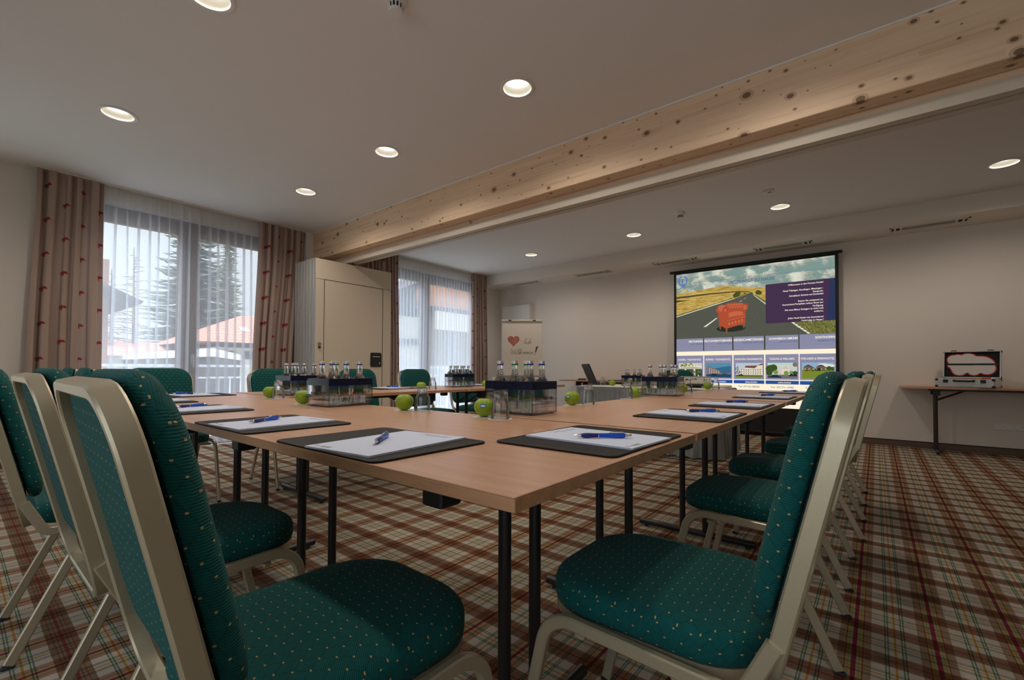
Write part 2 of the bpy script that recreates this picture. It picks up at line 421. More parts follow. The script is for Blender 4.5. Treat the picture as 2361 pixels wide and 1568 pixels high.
def fillet(pts, rad, n=6):
    """polyline of 3D points with rounded inner corners"""
    pts = [Vector(p) for p in pts]; out = [pts[0]]
    for a, b, c, r in zip(pts, pts[1:], pts[2:], rad):
        u, v = (a - b).normalized(), (c - b).normalized(); ang = u.angle(v); d = r / math.tan(ang / 2)
        p, q = b + u * d, b + v * d
        cen = b + (u + v).normalized() * (r / math.sin(ang / 2))
        for i in range(n + 1):
            t = i / n; w = (p - cen).normalized().slerp((q - cen).normalized(), t); out.append(cen + w * r)
    out.append(pts[-1]); return out
# ------------------------------------------------------------------ room shell
RY0, RY1 = YF, YB
b = MB(); b.poly([(XW, YF, 0), (XR, YF, 0), (XR, YB, 0), (XW, YB, 0)], M['carpet']); struct(b.build('floor', smooth=None))
LAMPS = [(-2.603, .79), (-4.358, .755), (-4.70, 2.345), (-3.283, 2.345), (-1.848, 2.345), (-4.378, 5.94), (-2.607, 5.94), (-.839, 5.94), (.921, 5.94)]
LAMPS_ADDED = [(-.42, 2.345), (-.85, .78)]  # unseen downlights continuing the grid, added to match the brightness
def ceiling():
    bm = bmesh.new(); ed = []
    def loop(pts):
        v = [bm.verts.new(p) for p in pts]
        for i in range(len(v)): ed.append(bm.edges.new((v[i], v[(i + 1) % len(v)])))
    loop([(XW, YF, CZ), (XR, YF, CZ), (XR, YB, CZ), (XW, YB, CZ)])
    for x, y in LAMPS + LAMPS_ADDED: loop([(x + .1 * math.cos(2 * PI * i / 32), y + .1 * math.sin(2 * PI * i / 32), CZ) for i in range(32)])
    bmesh.ops.triangle_fill(bm, edges=ed, use_beauty=True)
    me = bpy.data.meshes.new('ceiling'); bmesh.ops.recalc_face_normals(bm, faces=bm.faces); bm.to_mesh(me); me.materials.append(M['ceil'])
    o = bpy.data.objects.new('ceiling', me); COL.objects.link(o); struct(o)
ceiling()
# window wall with three openings (the first, unseen past the left picture edge, is added for daylight)
OP = [(-2.2, -.25, 0, 2.6), (.70, 2.72, 0, 2.63), (4.32, 6.62, 0, 2.63)]
b = MB(); WT = .24
def wallseg(y0, y1, z0, z1): b.box((XW - WT / 2, (y0 + y1) / 2, (z0 + z1) / 2), (WT, y1 - y0, z1 - z0), M['wall'])
ys = YF
for y0, y1, z0, z1 in OP:
    wallseg(ys, y0, 0, CZ); wallseg(y0, y1, z1, CZ)
    if z0 > 0: wallseg(y0, y1, 0, z0)
    ys = y1
wallseg(ys, YB, 0, CZ); struct(b.build('wall_left', smooth=None))
struct(one_box('wall_back', ((XW + XR) / 2, YB + .1, CZ / 2), (XR - XW, .2, CZ), M['wall']))
struct(one_box('wall_right', (XR + .1, (YF + YB) / 2, CZ / 2), (.2, YB - YF, CZ), M['unseen']))
b = MB(); wx0, wx1 = -2.0, 2.2  # unseen window opening, added and widened for fill from behind the camera
for x0, x1, z0, z1 in ((XW, wx0, 0, CZ), (wx1, XR, 0, CZ), (wx0, wx1, 0, .15), (wx0, wx1, 2.45, CZ)):
    b.box(((x0 + x1) / 2, YF - .1, (z0 + z1) / 2), (x1 - x0, .2, z1 - z0), M['unseen'])
struct(b.build('wall_front', smooth=None))
# soffit along the screen wall
b = MB(); b.box(((XW + XR) / 2, (6.757 + YB) / 2, (2.595 + CZ) / 2 + .005), (XR - XW, YB - 6.757, CZ - 2.595 + .01), M['wall']); struct(b.build('ceiling_soffit', smooth=None))
# timber beam and partition track
b = MB(); b.box(((XR - 6.09) / 2, 3.222, 2.615), (XR + 6.09, .134, .39), M['pine'], bev=.004); o = b.build('ceiling_beam'); tag(o, 'long knotty pine beam running under the ceiling across the room', 'beam')
b.__init__(); b.box(((XR - 6.09) / 2, 3.33, 2.5975), (XR + 6.09, .07, .425), M['pine'], bev=.003); b.build('beam_batten', o)
b = MB(); b.box(((XR - 6.09) / 2, 3.313, 2.35), (XR + 6.09, .06, .069), M['track']); b.box(((XR - 6.09) / 2, 3.40, 2.355), (XR + 6.09, .06, .075), M['track']); b.box(((XR - 6.09) / 2, 3.3565, 2.37), (XR + 6.09, .03, .03), M['screenblack'])
o = b.build('partition_track', smooth=None); tag(o, 'cream ceiling track with dark slot below the pine beam', 'track')
struct(one_box('trim_1', ((XR - 6.09) / 2, 3.1525, CZ - .005), (XR + 6.09, .006, .010), M['white']))
b = MB(); b.box((-6.145, 3.32, CZ / 2), (.11, .52, CZ), M['wall']); struct(b.build('wall_pier', smooth=None))
# skirting
b = MB(); b.box(((XW + XR) / 2, YB - .008, .035), (XR - XW, .016, .07), M['base']); b.box(((XW + XR) / 2, YB - .009, .073), (XR - XW, .02, .008), M['screenblack']); struct(b.build('baseboard_back', smooth=None))
struct(one_box('baseboard_left', (XW + .008, .17, .035), (.016, .82, .07), M['base']))

# ------------------------------------------------------------------ windows
def window(n, y0, y1, z1, posts, handle=None):
    t = thing('window_%d' % n, None, None, (0, 0, 0)); struct(t)
    xf = XW - .10; b = MB()
    zt = 2.455
    b.box((xf, (y0 + y1) / 2, (zt + z1) / 2), (.07, y1 - y0, z1 - zt), M['frame'], bev=.006)
    b.box((xf, (y0 + y1) / 2, .05), (.07, y1 - y0, .10), M['frame'], bev=.006)
    for a, c in posts: b.box((xf, (a + c) / 2, (zt + .1) / 2), (.068, c - a, zt - .1), M['frame'], bev=.006)
    b.build('window_frame', t)
    edges = sorted(posts)
    for (a, c), (d, e) in zip(edges, edges[1:]):
        p = MB(); p.poly([(xf, c, .1), (xf, d, .1), (xf, d, zt), (xf, c, zt)], M['pane']); p.build('pane', t, smooth=None)
    if handle:
        h = MB(); h.box((xf + .045, handle, 1.02), (.012, .03, .13), M['alu'], bev=.003); h.cyl((xf + .05, handle, 1.05), (xf + .09, handle, 1.05), .009, M['alu']); h.box((xf + .088, handle, .99), (.014, .022, .13), M['alu'], bev=.004)
        h.build('window_handle', t)
    return t
window(1, .70, 2.72, 2.63, [(.70, .82), (1.645, 1.845), (2.62, 2.72)], 1.80)
window(2, 4.32, 6.62, 2.63, [(4.32, 4.44), (5.235, 5.42), (6.50, 6.62)], 5.38)
window(3, -2.2, -.25, 2.6, [(-2.2, -2.08), (-1.3, -1.15), (-.37, -.25)])  # unseen window, added to bring in more daylight
# ------------------------------------------------------------------ curtains
def drape(name, label, top, bot, n, seed, x=-6.10, z0=.02, z1=2.785):
    rnd = random.Random(seed); ph = [rnd.uniform(0, 6) for _ in range(4)]
    NU, NV = 150, 22; L = (bot[1] - bot[0]) * 2.0; b = MB(); g = []
    for j in range(NV + 1):
        v = j / NV; z = z1 + (z0 - z1) * v; row = []; s = min(1, v * 1.4); s = s * s * (3 - 2 * s)
        for i in range(NU + 1):
            u = i / NU
            y0 = top[0] + (bot[0] - top[0]) * s; y1 = top[1] + (bot[1] - top[1]) * s
            uu = u + .03 * math.sin(2 * PI * u * 2 + ph[0]) + .012 * math.sin(5 * v + ph[1]) * math.sin(PI * u)
            w = 2 * PI * n * uu
            a = .030 + .016 * s
            dx = a * math.sin(w) * (1 + .3 * math.sin(3 * u * PI + ph[2])) + .008 * math.sin(2.3 * w + ph[3] + 2 * v)
            dy = -.42 * (y1 - y0) / n * math.sin(2 * w) * .35
            row.append((x + max(-.05, min(.05, dx)), y0 + (y1 - y0) * u + dy * (.6 + .4 * s), z))
        g.append(b.verts(row))
    for j in range(NV):
        for i in range(NU):
            f = b.face([g[j][i], g[j][i + 1], g[j + 1][i + 1], g[j + 1][i]], M['drape'])
            for l, (ii, jj) in zip(f.loops, ((i, j), (i + 1, j), (i + 1, j + 1), (i, j + 1))): l[b.uvl].uv = (ii / NU * L + seed * .17 * .5, (1 - jj / NV) * (z1 - z0))
    return tag(b.build(name, smooth=180, keepn=True), label, 'curtain', 'cow-print drapes')
drape('drape', 'beige cow-print drape hanging beside the bare wall at far left', (.485, .958), (.44, .965), 5, 2)
drape('drape', 'beige cow-print drape between the larger window and the partition stack', (2.445, 3.03), (2.39, 2.93), 6, 5)
drape('drape', 'beige cow-print drape partly hidden behind the partition panels', (4.0, 4.60), (4.0, 4.64), 8, 9)
drape('drape', 'beige cow-print drape in the corner near the flipchart', (6.345, 6.745), (6.33, 6.79), 6, 4)
def sheer(label, y0, y1, n, seed, x=-6.165):
    rnd = random.Random(seed); z1, z0, zh = 2.785, .03, 2.612
    t = thing('sheer_curtain', label, 'curtain', (0, 0, 0), 0, 'white sheer curtains')
    jit = [rnd.uniform(-.12, .12) for _ in range(n + 2)]; wid = [rnd.uniform(.6, 1.5) for _ in range(n + 2)]; dr = [rnd.uniform(-1, 1) for _ in range(n + 2)]
    def prof(q, v):
        k = int(q); f = q - k; k = min(k, n - 1)
        w = (.16 + .10 * v) * wid[k]; c = k + .5 + jit[k] + dr[k] * .28 * v
        # flat cloth with one narrow pleat (z-fold) around c
        p0 = k; p1 = k + 1
        if f < .42: yy = p0 + (c + w * .5 - p0) * (f / .42); xx = .012 * math.sin(f / .42 * PI / 2)
        elif f < .58: yy = c + w * .5 - w * (f - .42) / .16; xx = .012 - .024 * (f - .42) / .16
        else: yy = c - w * .5 + (p1 - c + w * .5) * ((f - .58) / .42); xx = -.012 + .012 * (f - .58) / .42
        return yy / n, xx * (1 + .4 * v)
    def sheet(za, zb, nv, mat, name, dx=0):
        b = MB(); NU = n * 12; g = []
        for j in range(nv + 1):
            z = za + (zb - za) * j / nv; v = min(1, (z1 - z) / 2.2)
            g.append(b.verts([(x + dx + prof(i / 12 if i < NU else n - 1e-6, v)[1], y0 + (y1 - y0) * prof(i / 12 if i < NU else n - 1e-6, v)[0], z) for i in range(NU + 1)]))
        for j in range(nv):
            for i in range(NU): b.face([g[j][i], g[j][i + 1], g[j + 1][i + 1], g[j + 1][i]], mat)
        return b.build(name, t, smooth=60, keepn=True)
    sheet(zh, z0, 12, M['sheer'], 'voile'); sheet(z1, zh, 2, M['header'], 'header_tape')
    b = MB(); b.box((x + .016, (y0 + y1) / 2, zh - .008), (.003, y1 - y0, .022), M['sheer']); b.build('header_hem', t)
    return t
sheer('wide white sheer voile across the window nearest the left wall', .93, 2.53, 17, 3)
sheer('gathered white sheer voile across the window behind the partition', 4.52, 6.40, 26, 11)
for y0, y1, lab in ((.42, 3.05, 'slim white curtain rail along ceiling above the left window'), (3.6, 6.76, 'slim white curtain rail along ceiling above the far window')):
    b = MB(); b.box((-6.125, (y0 + y1) / 2, 2.7915), (.10, y1 - y0, .010), M['cream'], bev=.002); tag(b.build('curtain_rail'), lab, 'rail')
# ------------------------------------------------------------------ ceiling fittings
M['lamp'] = emit('lamp_glow', (1.0, .93, .82), 2.6)
M['lampwhite'] = simple('lamp_reflector_white', (.62, .59, .52), .5, var=.01)
LAMP_W = 25
def downlight(x, y, label):
    t = thing('downlight', label, 'ceiling light', (x, y, CZ), 0, 'recessed round ceiling downlights')
    b = MB(); b.lathe([(.098, .004), (.113, .0), (.116, -.004), (.108, -.007), (.094, -.004), (.092, .004)], M['white'], 40); b.build('trim_ring', t)
    b = MB(); b.lathe([(.096, .0), (.092, .012), (.079, .048), (.079, .056), (.100, .056)], M['lampwhite'], 40); b.lathe([(.100, .056), (.1005, 0)], M['lampwhite'], 40); b.build('reflector', t)
    b = MB(); b.lathe([(.0785, .0475), (.001, .0475)], M['lamp'], 40, cap1=True); b.build('diffuser', t)
    return t
def lamp_light(x, y):
    l = bpy.data.lights.new('downlight_lamp', 'SPOT'); l.energy = LAMP_W; l.color = (1.0, .88, .76); l.spot_size = math.radians(165); l.spot_blend = .6; l.shadow_soft_size = .07
    o = bpy.data.objects.new('downlight_lamp', l); COL.objects.link(o); o.location = (x, y, CZ - .012)
for p in LAMPS + LAMPS_ADDED: lamp_light(*p)
LL = ['round downlight cut by the top picture edge', 'leftmost round downlight in front of the left window', 'small round downlight nearest the left curtain and beam', 'round downlight between the curtain-side light and the large middle one',
      'largest round downlight in the middle of the ceiling', 'round downlight beyond the beam nearest the far window', 'round downlight beyond the beam, second from the far window', 'round downlight above the projection screen', 'rightmost round downlight at the right picture edge']
d0 = downlight(*LAMPS[0], LL[0])
for p, l in zip(LAMPS[1:], LL[1:]): dup(d0, (*p, CZ), 0, l)
for p in LAMPS_ADDED: dup(d0, (*p, CZ), 0, 'unseen added downlight outside the picture, above the ' + ('right foreground chair' if p[1] > 2 else 'left foreground chair'))
def smoke(x, y, label):
    t = thing('smoke_detector', label, 'smoke detector', (x, y, CZ), .4, 'white smoke detectors')
    b = MB(); b.lathe([(.052, 0), (.052, -.028), (.048, -.040), (.030, -.042)], M['white'], 32, cap1=True); b.build('base', t)
    b = MB(); b.lathe([(.034, -.040), (.034, -.052), (.030, -.054)], M['lens'], 24, cap1=True)
    for i in range(12):
        a = i * PI / 6; b.box((.034 * math.cos(a), .034 * math.sin(a), -.052), (.006, .006, .026), M['white'])
    b.build('sensor_cage', t)
    b = MB(); b.lathe([(.033, -.062), (.036, -.070), (.033, -.078), (.015, -.080)], M['white'], 24, cap0=True, cap1=True); b.build('sensor_cap', t)
smoke(-1.875, 1.385, 'white smoke detector at the top edge of the picture'); smoke(-1.80, 5.43, 'white smoke detector on ceiling beyond the beam')
t = thing('motion_sensor', 'small flat white sensor on ceiling above the screen', 'sensor', (-.86, 5.33, CZ))
b = MB(); b.box((0, 0, -.012), (.10, .07, .024), M['white'], bev=.005); b.build('housing', t)
b = MB(); b.box((.015, -.012, -.027), (.035, .022, .008), M['grey'], bev=.002); b.build('sensor_eye', t)
def vent(x, label):
    t = thing('air_vent', label, 'air vent', (x, 7.0, 2.595), 0, 'ventilation grilles in the soffit'); w = .32
    b = MB(); b.box((0, -.075, -.004), (2 * w + .04, .02, .008), M['cream']); b.box((0, .075, -.004), (2 * w + .04, .02, .008), M['cream'])
    for s in (-1, 1): b.box((s * (w + .01), 0, -.004), (.02, .17, .008), M['cream']); b.box((s * .235, 0, -.004), (.02, .13, .008), M['cream']); b.box((s * .29, 0, -.004), (.018, .13, .008), M['cream'])
    b.build('frame', t)
    b = MB(); b.box((0, 0, -.001), (2 * w, .13, .002), M['screenblack']); b.build('duct_shade_sheet', t)  # black sheet stands in for the shade behind the slats
    b = MB()
    for i in range(6): b.box((0, -.054 + i * .0216, -.0035), (.45, .0045, .002), M['cream'])
    b.build('slats', t)
for x, l in ((-5.30, 'air vent in the soffit nearest the far window corner'), (-3.83, 'air vent in the soffit, second from the far window corner'), (-2.40, 'air vent in the soffit above the left end of the screen'), (-.965, 'air vent in the soffit above the right half of the screen'), (.48, 'air vent in the soffit right of the projection screen')): vent(x, l)
# ------------------------------------------------------------------ folding partition, stacked
def panel(x, label, front=False):
    t = thing('partition_panel', label, 'partition panel', (x, 0, 0), 0, 'stacked movable wall panels'); y0, y1, zt = 2.835, 3.955, 2.295; th = .052
    b = MB(); b.box((-th / 2, (y0 + y1) / 2, zt / 2 + .01), (th, y1 - y0, zt - .02), M['panelskin'], bev=.003); body = b.build('body', t)
    b = MB(); b.box((-.008, y0 - .004, zt / 2 + .01), (.014, .012, zt - .02), M['alu'], bev=.002); b.box((-th + .008, y0 - .004, zt / 2 + .01), (.014, .012, zt - .02), M['alu'], bev=.002); b.box((-th / 2, y0 - .001, zt / 2 + .01), (.030, .006, zt - .02), M['grey']); b.build('edge_profile', t)
    b = MB(); b.cyl((-th / 2, 3.3565, zt), (-th / 2, 3.3565, 2.352), .012, M['dark']); b.build('trolley_bolt', t)
    if front:
        e = .0015; b = MB()
        for c, d in (((e / 2, (2.949 + 3.815) / 2, 2.04), (e, .872, .007)), ((e / 2, 2.949, 1.03), (e, .007, 2.02)), ((e / 2, 3.815, 1.03), (e, .007, 2.02)), ((e / 2, 2.892, 2.04), (e, .11, .003)), ((e / 2, 3.885, 2.04), (e, .135, .003))): b.box(c, d, M['lens'])
        b.build('door_groove', body, smooth=None)
        b = MB(); b.lathe([(.0, .006), (.024, .006), (.026, 0)], M['chrome'], 24, Matrix.Translation((.001, 2.892, 1.225)) @ Matrix.Rotation(PI / 2, 4, 'Y'), cap0=True); b.lathe([(.0, .02), (.014, .02), (.015, 0)], M['blackplastic'], 20, Matrix.Translation((.001, 2.889, 1.185)) @ Matrix.Rotation(PI / 2, 4, 'Y'), cap0=True); b.build('lock', t)
        b = MB(); R = rrect(3.625, 3.798, .945, 1.142, .022); b.loft([[(0, y, z) for y, z in R], [(.008, y, z) for y, z in R]], M['blackplastic'], True, True); pl = b.build('flush_handle', t)
        b = MB(); b.box((.010, 3.712, 1.085), (.006, .12, .016), M['grey'], bev=.002); b.cyl((.006, 3.765, 1.0), (.014, 3.765, 1.0), .008, M['chrome']); b.cyl((.006, 3.765, .98), (.013, 3.765, .98), .004, M['grey']); b.build('pull_bar', pl)
    return t
ord_ = ['second', 'third', 'fourth', 'fifth', 'sixth']
panel(-5.40, 'cream partition panel with door and black flush handle, front of the stack', True)
p1 = panel(-5.475, 'cream partition panel edge, second from the front of the stack')
for i in range(5):
    dup(p1, (-5.475 - .077 * (i + 1), 0, 0), 0, 'cream partition panel edge, ' + (['third', 'fourth', 'fifth', 'sixth'][i] + ' from the front of the stack' if i < 4 else 'rearmost of the stack beside the drape'))
# ------------------------------------------------------------------ chairs
def make_chair():
    t = thing('banquet_chair', 'x', 'chair')
    yb = lambda z: -.163 - .227 * (z - .42) - .017 * (z - .42) ** 2
    # seat cushion: stacked outlines
    b = MB(); rings = []
    for ins, z in ((.030, .409), (.006, .414), (0, .424), (0, .450), (.004, .461), (.012, .470), (.026, .476), (.055, .481), (.10, .484), (.15, .485)):
        k = ins * .6
        o = rrect(-.203 + ins, .203 - ins, -.158 + ins, .292 - ins, .05, 8, (max(.02, .12 - k), max(.02, .12 - k), max(.02, .130 - k), max(.02, .130 - k)))
        rings.append([(x, y, z) for x, y in o])
    b.loft(rings, M['teal_seat'], True, True); b.build('seat', t, smooth=50, uv=True)
    b = MB(); o = rrect(-.200, .200, -.150, .288, .05, 7, (.11, .11, .125, .125)); o2 = rrect(-.190, .190, -.145, .274, .05, 7, (.10, .10, .115, .115))
    b.loft([[(x, y, .390) for x, y in o2], [(x, y, .396) for x, y in o], [(x, y, .414) for x, y in o]], M['champ'], True, True); b.build('seat_pan', t)
    # back cushion
    b = MB(); rings = []
    for ins, n in ((.06, .004), (.022, .004), (.010, .007), (.003, .014), (.003, .0205), (.024, .0235), (.003, .0265), (-.003, .036), (-.002, .046), (.007, .056), (.024, .063), (.06, .067), (.11, .069), (.16, .070)):
        o = rrect(-.205 + ins, .205 - ins, .497 + ins, .905 - ins, .05, 8, (max(.02, .06 - ins * .5),) * 2 + (max(.02, .095 - ins * .5),) * 2)
        rings.append([(x, yb(z) + n - .006, z + n * .25) for x, z in o])
    b.loft(rings, M['teal_back'], True, True); b.build('backrest', t, smooth=50, uv=True)
    # back loop
    b = MB(); o = rrect(-.214, .214, .418, .896, .07, 8, (.078, .078, .075, .075))
    path = []
    for i in range(len(o)):
        p, q = o[i], o[(i + 1) % len(o)]
        m = 5 if abs(p[1] - q[1]) > .2 else 1
        for k in range(m): path.append((p[0] + (q[0] - p[0]) * k / m, p[1] + (q[1] - p[1]) * k / m))
    pts = [(x, yb(z), z) for x, z in path]; nr = [Vector((0, 1, .227 + .034 * (z - .42))) for x, z in path]
    b.sweep(pts, nr, .027, .018, M['champ'], closed=True); b.build('back_frame', t, smooth=40)
    for s in (-1, 1):
        b = MB(); xx = s * .222
        pth = fillet([(xx, .330, .012), (xx, .238, .413), (xx, -.128, .400), (xx, -.176, .50)], [.075, .03], 8)
        b.sweep(pth, (1, 0, 0), .018, .026, M['champ']); f = b.build('leg', t, smooth=40)
        b = MB(); b.box((xx, .332, .005), (.021, .029, .010), M['rubber'], bev=.003); b.build('foot_cap', f)
        b = MB(); xr = s * .204
        b.sweep([(xr, -.02, .394), (xr, -.198, .012)], (1, 0, 0), .017, .027, M['champ']); f = b.build('leg', t, smooth=40)
        b = MB(); b.box((xr, -.200, .005), (.020, .032, .010), M['rubber'], bev=.003); b.build('foot_cap', f)
    b = MB(); b.box((0, .17, .384), (.43, .022, .014), M['champ'], bev=.003); b.box((0, -.03, .382), (.37, .022, .014), M['champ'], bev=.003); b.build('cross_bar', t)
    return t
CH = make_chair()
def chairs():
    first = [True]
    def put(x, y, rz, label, group):
        if first[0]:
            CH.location = (x, y, 0); CH.rotation_euler = (0, 0, rz); CH['label'] = label; CH['group'] = group; first[0] = False
        else: dup(CH, (x, y, 0), rz, label, group)
    g = 'banquet chairs along the near table edge'
    put(-.795, .384, -.028, 'teal banquet chair cut by the bottom edge, large at left foreground', g)
    put(-1.515, .388, 0, 'teal banquet chair half hidden behind the large left foreground chair', g)
    put(-2.27, .338, -.03, 'teal banquet chair at the extreme left edge of the picture', g)
    g = 'banquet chairs along the right table edge'; q = PI / 2
    for x, y, l in ((-.301, 1.018, 'teal banquet chair large at right foreground, whole seat in view'), (-.295, 1.914, 'teal banquet chair second in the right row, just behind the foreground one'), (-.297, 2.58, 'teal banquet chair third in the right row'),
                    (-.266, 3.32, 'teal banquet chair fourth in the right row'), (-.27, 4.15, 'teal banquet chair farthest along the right row, near the screen')): put(x, y, q, l, g)
    g = 'banquet chairs along the window-side tables'
    for x, y, l in ((-3.86, .965, 'green banquet chair facing the room before the left window pane'), (-3.86, 1.80, 'green banquet chair facing the room before the cow-print drape'), (-3.86, 2.60, 'green banquet chair in front of the cream partition panel'),
                    (-3.86, 3.34, 'green banquet chair before the drape at the left of the far window'), (-3.86, 4.08, 'green banquet chair before the far window, behind the bottle box')): put(x, y, -q, l, g)
    g = 'spare chairs by the left wall'
    put(-4.66, .41, PI, 'nearer of two spare green chairs standing by the left drape', g); put(-5.32, .40, PI, 'farther of two spare green chairs standing by the left drape', g)
    put(-2.10, 6.15, PI + .25, 'green banquet chair behind the skirted table, mostly hidden by projector', "presenter's chair")
chairs()
# ------------------------------------------------------------------ folding tables
def make_table(L=1.58, W=.805, cat='table'):
    t = thing('folding_table', 'x', 'table'); HB = W / 2 - .14; FB = min(.31, W / 2 - .05)
    b = MB(); th = .022
    b.box((0, 0, T - .0015), (L, W, .003), M['beech'], bev=.001); top = b.build('table_top', t)
    b = MB(); b.box((0, 0, T - .013), (L - .0005, W - .0005, .020), M['beech_edge'], bev=.001); b.build('edge_band', top)
    b = MB()
    for s in (-1, 1): b.box((0, s * (W / 2 - .17), T - .036), (L - .5, .03, .026), M['dark'])
    b.build('underframe', t)
    for s in (-1, 1):
        x = s * (L / 2 - .30); b = MB()
        for k in (-1, 1): b.cyl((x, k * .061, .03), (x, k * .061, T - .03), .0155, M['dark'], 16)
        b.box((x, 0, T - .040), (.05, W - .24, .03), M['dark'], bev=.003); leg = b.build('leg', t)
        b = MB(); b.tube([(x, -FB, .026), (x, -FB + .005, .026), (x, FB - .005, .026), (x, FB, .026)], [.012, .017, .017, .012], M['dark'], 12)
        for k in (-1, 1): b.cyl((x, k * (FB - .04), .0), (x, k * (FB - .04), .014), .012, M['rubber'], 10)
        b.build('foot_bar', leg)
        for k in (-1, 1):
            b = MB(); b.box((x, k * HB, T - .062), (.058, .058, .072), M['blackplastic'], bev=.004); b.build('hinge_block', t)
            b = MB(); b.cyl((x, k * .061, T - .16), (x - s * .26, k * .061, T - .035), .006, M['dark'], 8); b.build('brace', t)
    return t
TB = make_table(); g = 'beech folding tables set as a horseshoe'
TB.location = (-1.181, .897, 0); TB['label'] = 'beech folding table nearest the camera, its corner pointing at the viewer'; TB['group'] = g
dup(TB, (-2.765, .897, 0), 0, 'beech folding table at left, end to end with the nearest one', g)
dup(TB, (-.796, 2.113, 0), PI / 2, 'beech folding table along the right row, joined to the nearest one', g)
dup(TB, (-.796, 3.758, 0), PI / 2, 'beech folding table at the far end of the right row', g)
dup(TB, (-3.245, 2.115, 0), PI / 2, 'beech folding table on the window side, before the partition panel', g)
dup(TB, (-3.235, 3.72, 0), PI / 2, 'beech folding table on the window side, before the far window', g)
g = 'folding tables against the screen wall'
WTB = make_table(1.58, .56); WTB.location = (1.01, 7.028, .004); WTB['group'] = g
WTB['label'] = 'beech folding table against the right wall under the silver case'
dup(WTB, (-3.55, 7.0, 0), 0, 'beech folding table against the wall left of the screen', g)
# ------------------------------------------------------------------ presenter's table with skirt
PT = .724
t = thing('presenter_table', 'table with white cloth top and grey skirt in front of the screen', 'table', (-2.06, 5.25, 0)); hw, hd = .80, .40
b = MB(); b.box((0, 0, PT - .012), (2 * hw, 2 * hd, .022), M['cloth'], bev=.004); b.build('table_top', t)
for sx in (-1, 1):
    for sy in (-1, 1):
        b = MB(); b.cyl((sx * .7, sy * .3, 0), (sx * .7, sy * .3, PT - .02), .016, M['dark']); b.build('leg', t)
b = MB(); N = 900; per = []
crn = [(-hw, hd), (-hw, -hd), (hw, -hd), (hw, hd)]; seg = [(crn[i], crn[i + 1]) for i in range(3)]; tot = 2 * hd * 2 + 2 * hw
for i in range(N + 1):
    d = i / N * tot
    for (p, q_) in seg:
        l = math.dist(p, q_)
        if d <= l + 1e-9:
            f = d / l; dx, dy = (q_[0] - p[0]) / l, (q_[1] - p[1]) / l; per.append((p[0] + dx * d, p[1] + dy * d, dy, -dx, i / N * tot)); break
        d -= l
rows = []
for z, amp, k in ((PT - .004, .004, 1), (PT - .02, .009, 1), (PT - .055, .010, 1), (PT - .10, .013, .5), (PT - .35, .022, .25), (.02, .034, .25)):
    rows.append(b.verts([(x + nx * (.004 + amp * (1 + math.sin(s * 2 * PI / (.03 / k) + 1.3 * math.sin(s * 7)))), y + ny * (.004 + amp * (1 + math.sin(s * 2 * PI / (.03 / k) + 1.3 * math.sin(s * 7)))), z) for x, y, nx, ny, s in per]))
for a, c in zip(rows, rows[1:]):
    for i in range(N): b.face([a[i], a[i + 1], c[i + 1], c[i]], M['skirt'])
b.build('table_skirt', t, smooth=180, keepn=True)
# ------------------------------------------------------------------ desk pads, paper, pens
def make_pad():
    t = thing('desk_pad', 'x', 'desk pad')
    b = MB(); o = rrect(-.205, .205, -.16, .16, .022, 5); o1 = rrect(-.2025, .2025, -.1575, .1575, .02, 5); o2 = rrect(-.198, .198, -.153, .153, .018, 5); o3 = rrect(-.1955, .1955, -.1505, .1505, .017, 5)
    b.loft([[(x, y, 0) for x, y in o1], [(x, y, .0015) for x, y in o], [(x, y, .0038) for x, y in o], [(x, y, .0050) for x, y in o1], [(x, y, .0050) for x, y in o2], [(x, y, .0043) for x, y in o3]], M['leather'], True, True); b.build('base', t, smooth=30)
    b = MB(); o = rrect(-.1985, .1985, -.1535, .1535, .018, 5); n = len(o)
    for i in range(n):
        p, q = Vector((*o[i], .0051)), Vector((*o[(i + 1) % n], .0051)); d = q - p; L = d.length; k = max(1, int(L / .006))
        for j in range(k): b.cyl(p + d * ((j + .15) / k), p + d * ((j + .75) / k), .0004, M['grey'], 4)
    b.build('stitching', t, smooth=None)
    return t
PAD = make_pad()
def make_paper():
    t = thing('note_pad', 'x', 'paper')
    b = MB(); b.box((0, 0, .002), (.210, .297, .004), M['paper']); b.build('sheets', t, smooth=None)
    b = MB(); X = Matrix.Translation((-.005, .122, .0042)); b.text('FORTUNA HOTELS', M['ink'], X, width=.085, height=.0065)
    for i in range(14):
        a = math.radians(-60 + i * 300 / 13 - 90 + 30); b.poly([(-.017 + .008 * math.cos(a + k * .18) * (1 + .28 * (k == 0)), .126 + .008 * math.sin(a + k * .18) * (1 + .28 * (k == 0)), .0042) for k in (-1, 0, 1)], M['ink'])
    b.box((.04, .114, .0041), (.07, .0012, .0003), M['ink'])
    b.build('letterhead_print', t, smooth=None)
    b = MB()
    b.box((-.055, -.132, .0041), (.032, .010, .0003), M['greyink']); b.box((-.086, -.132, .0041), (.018, .0022, .0003), M['greyink']); b.box((-.090, -.127, .0041), (.012, .0022, .0003), M['greyink'])
    b.build('footer_print', t, smooth=None)
    return t
PAPER = make_paper()
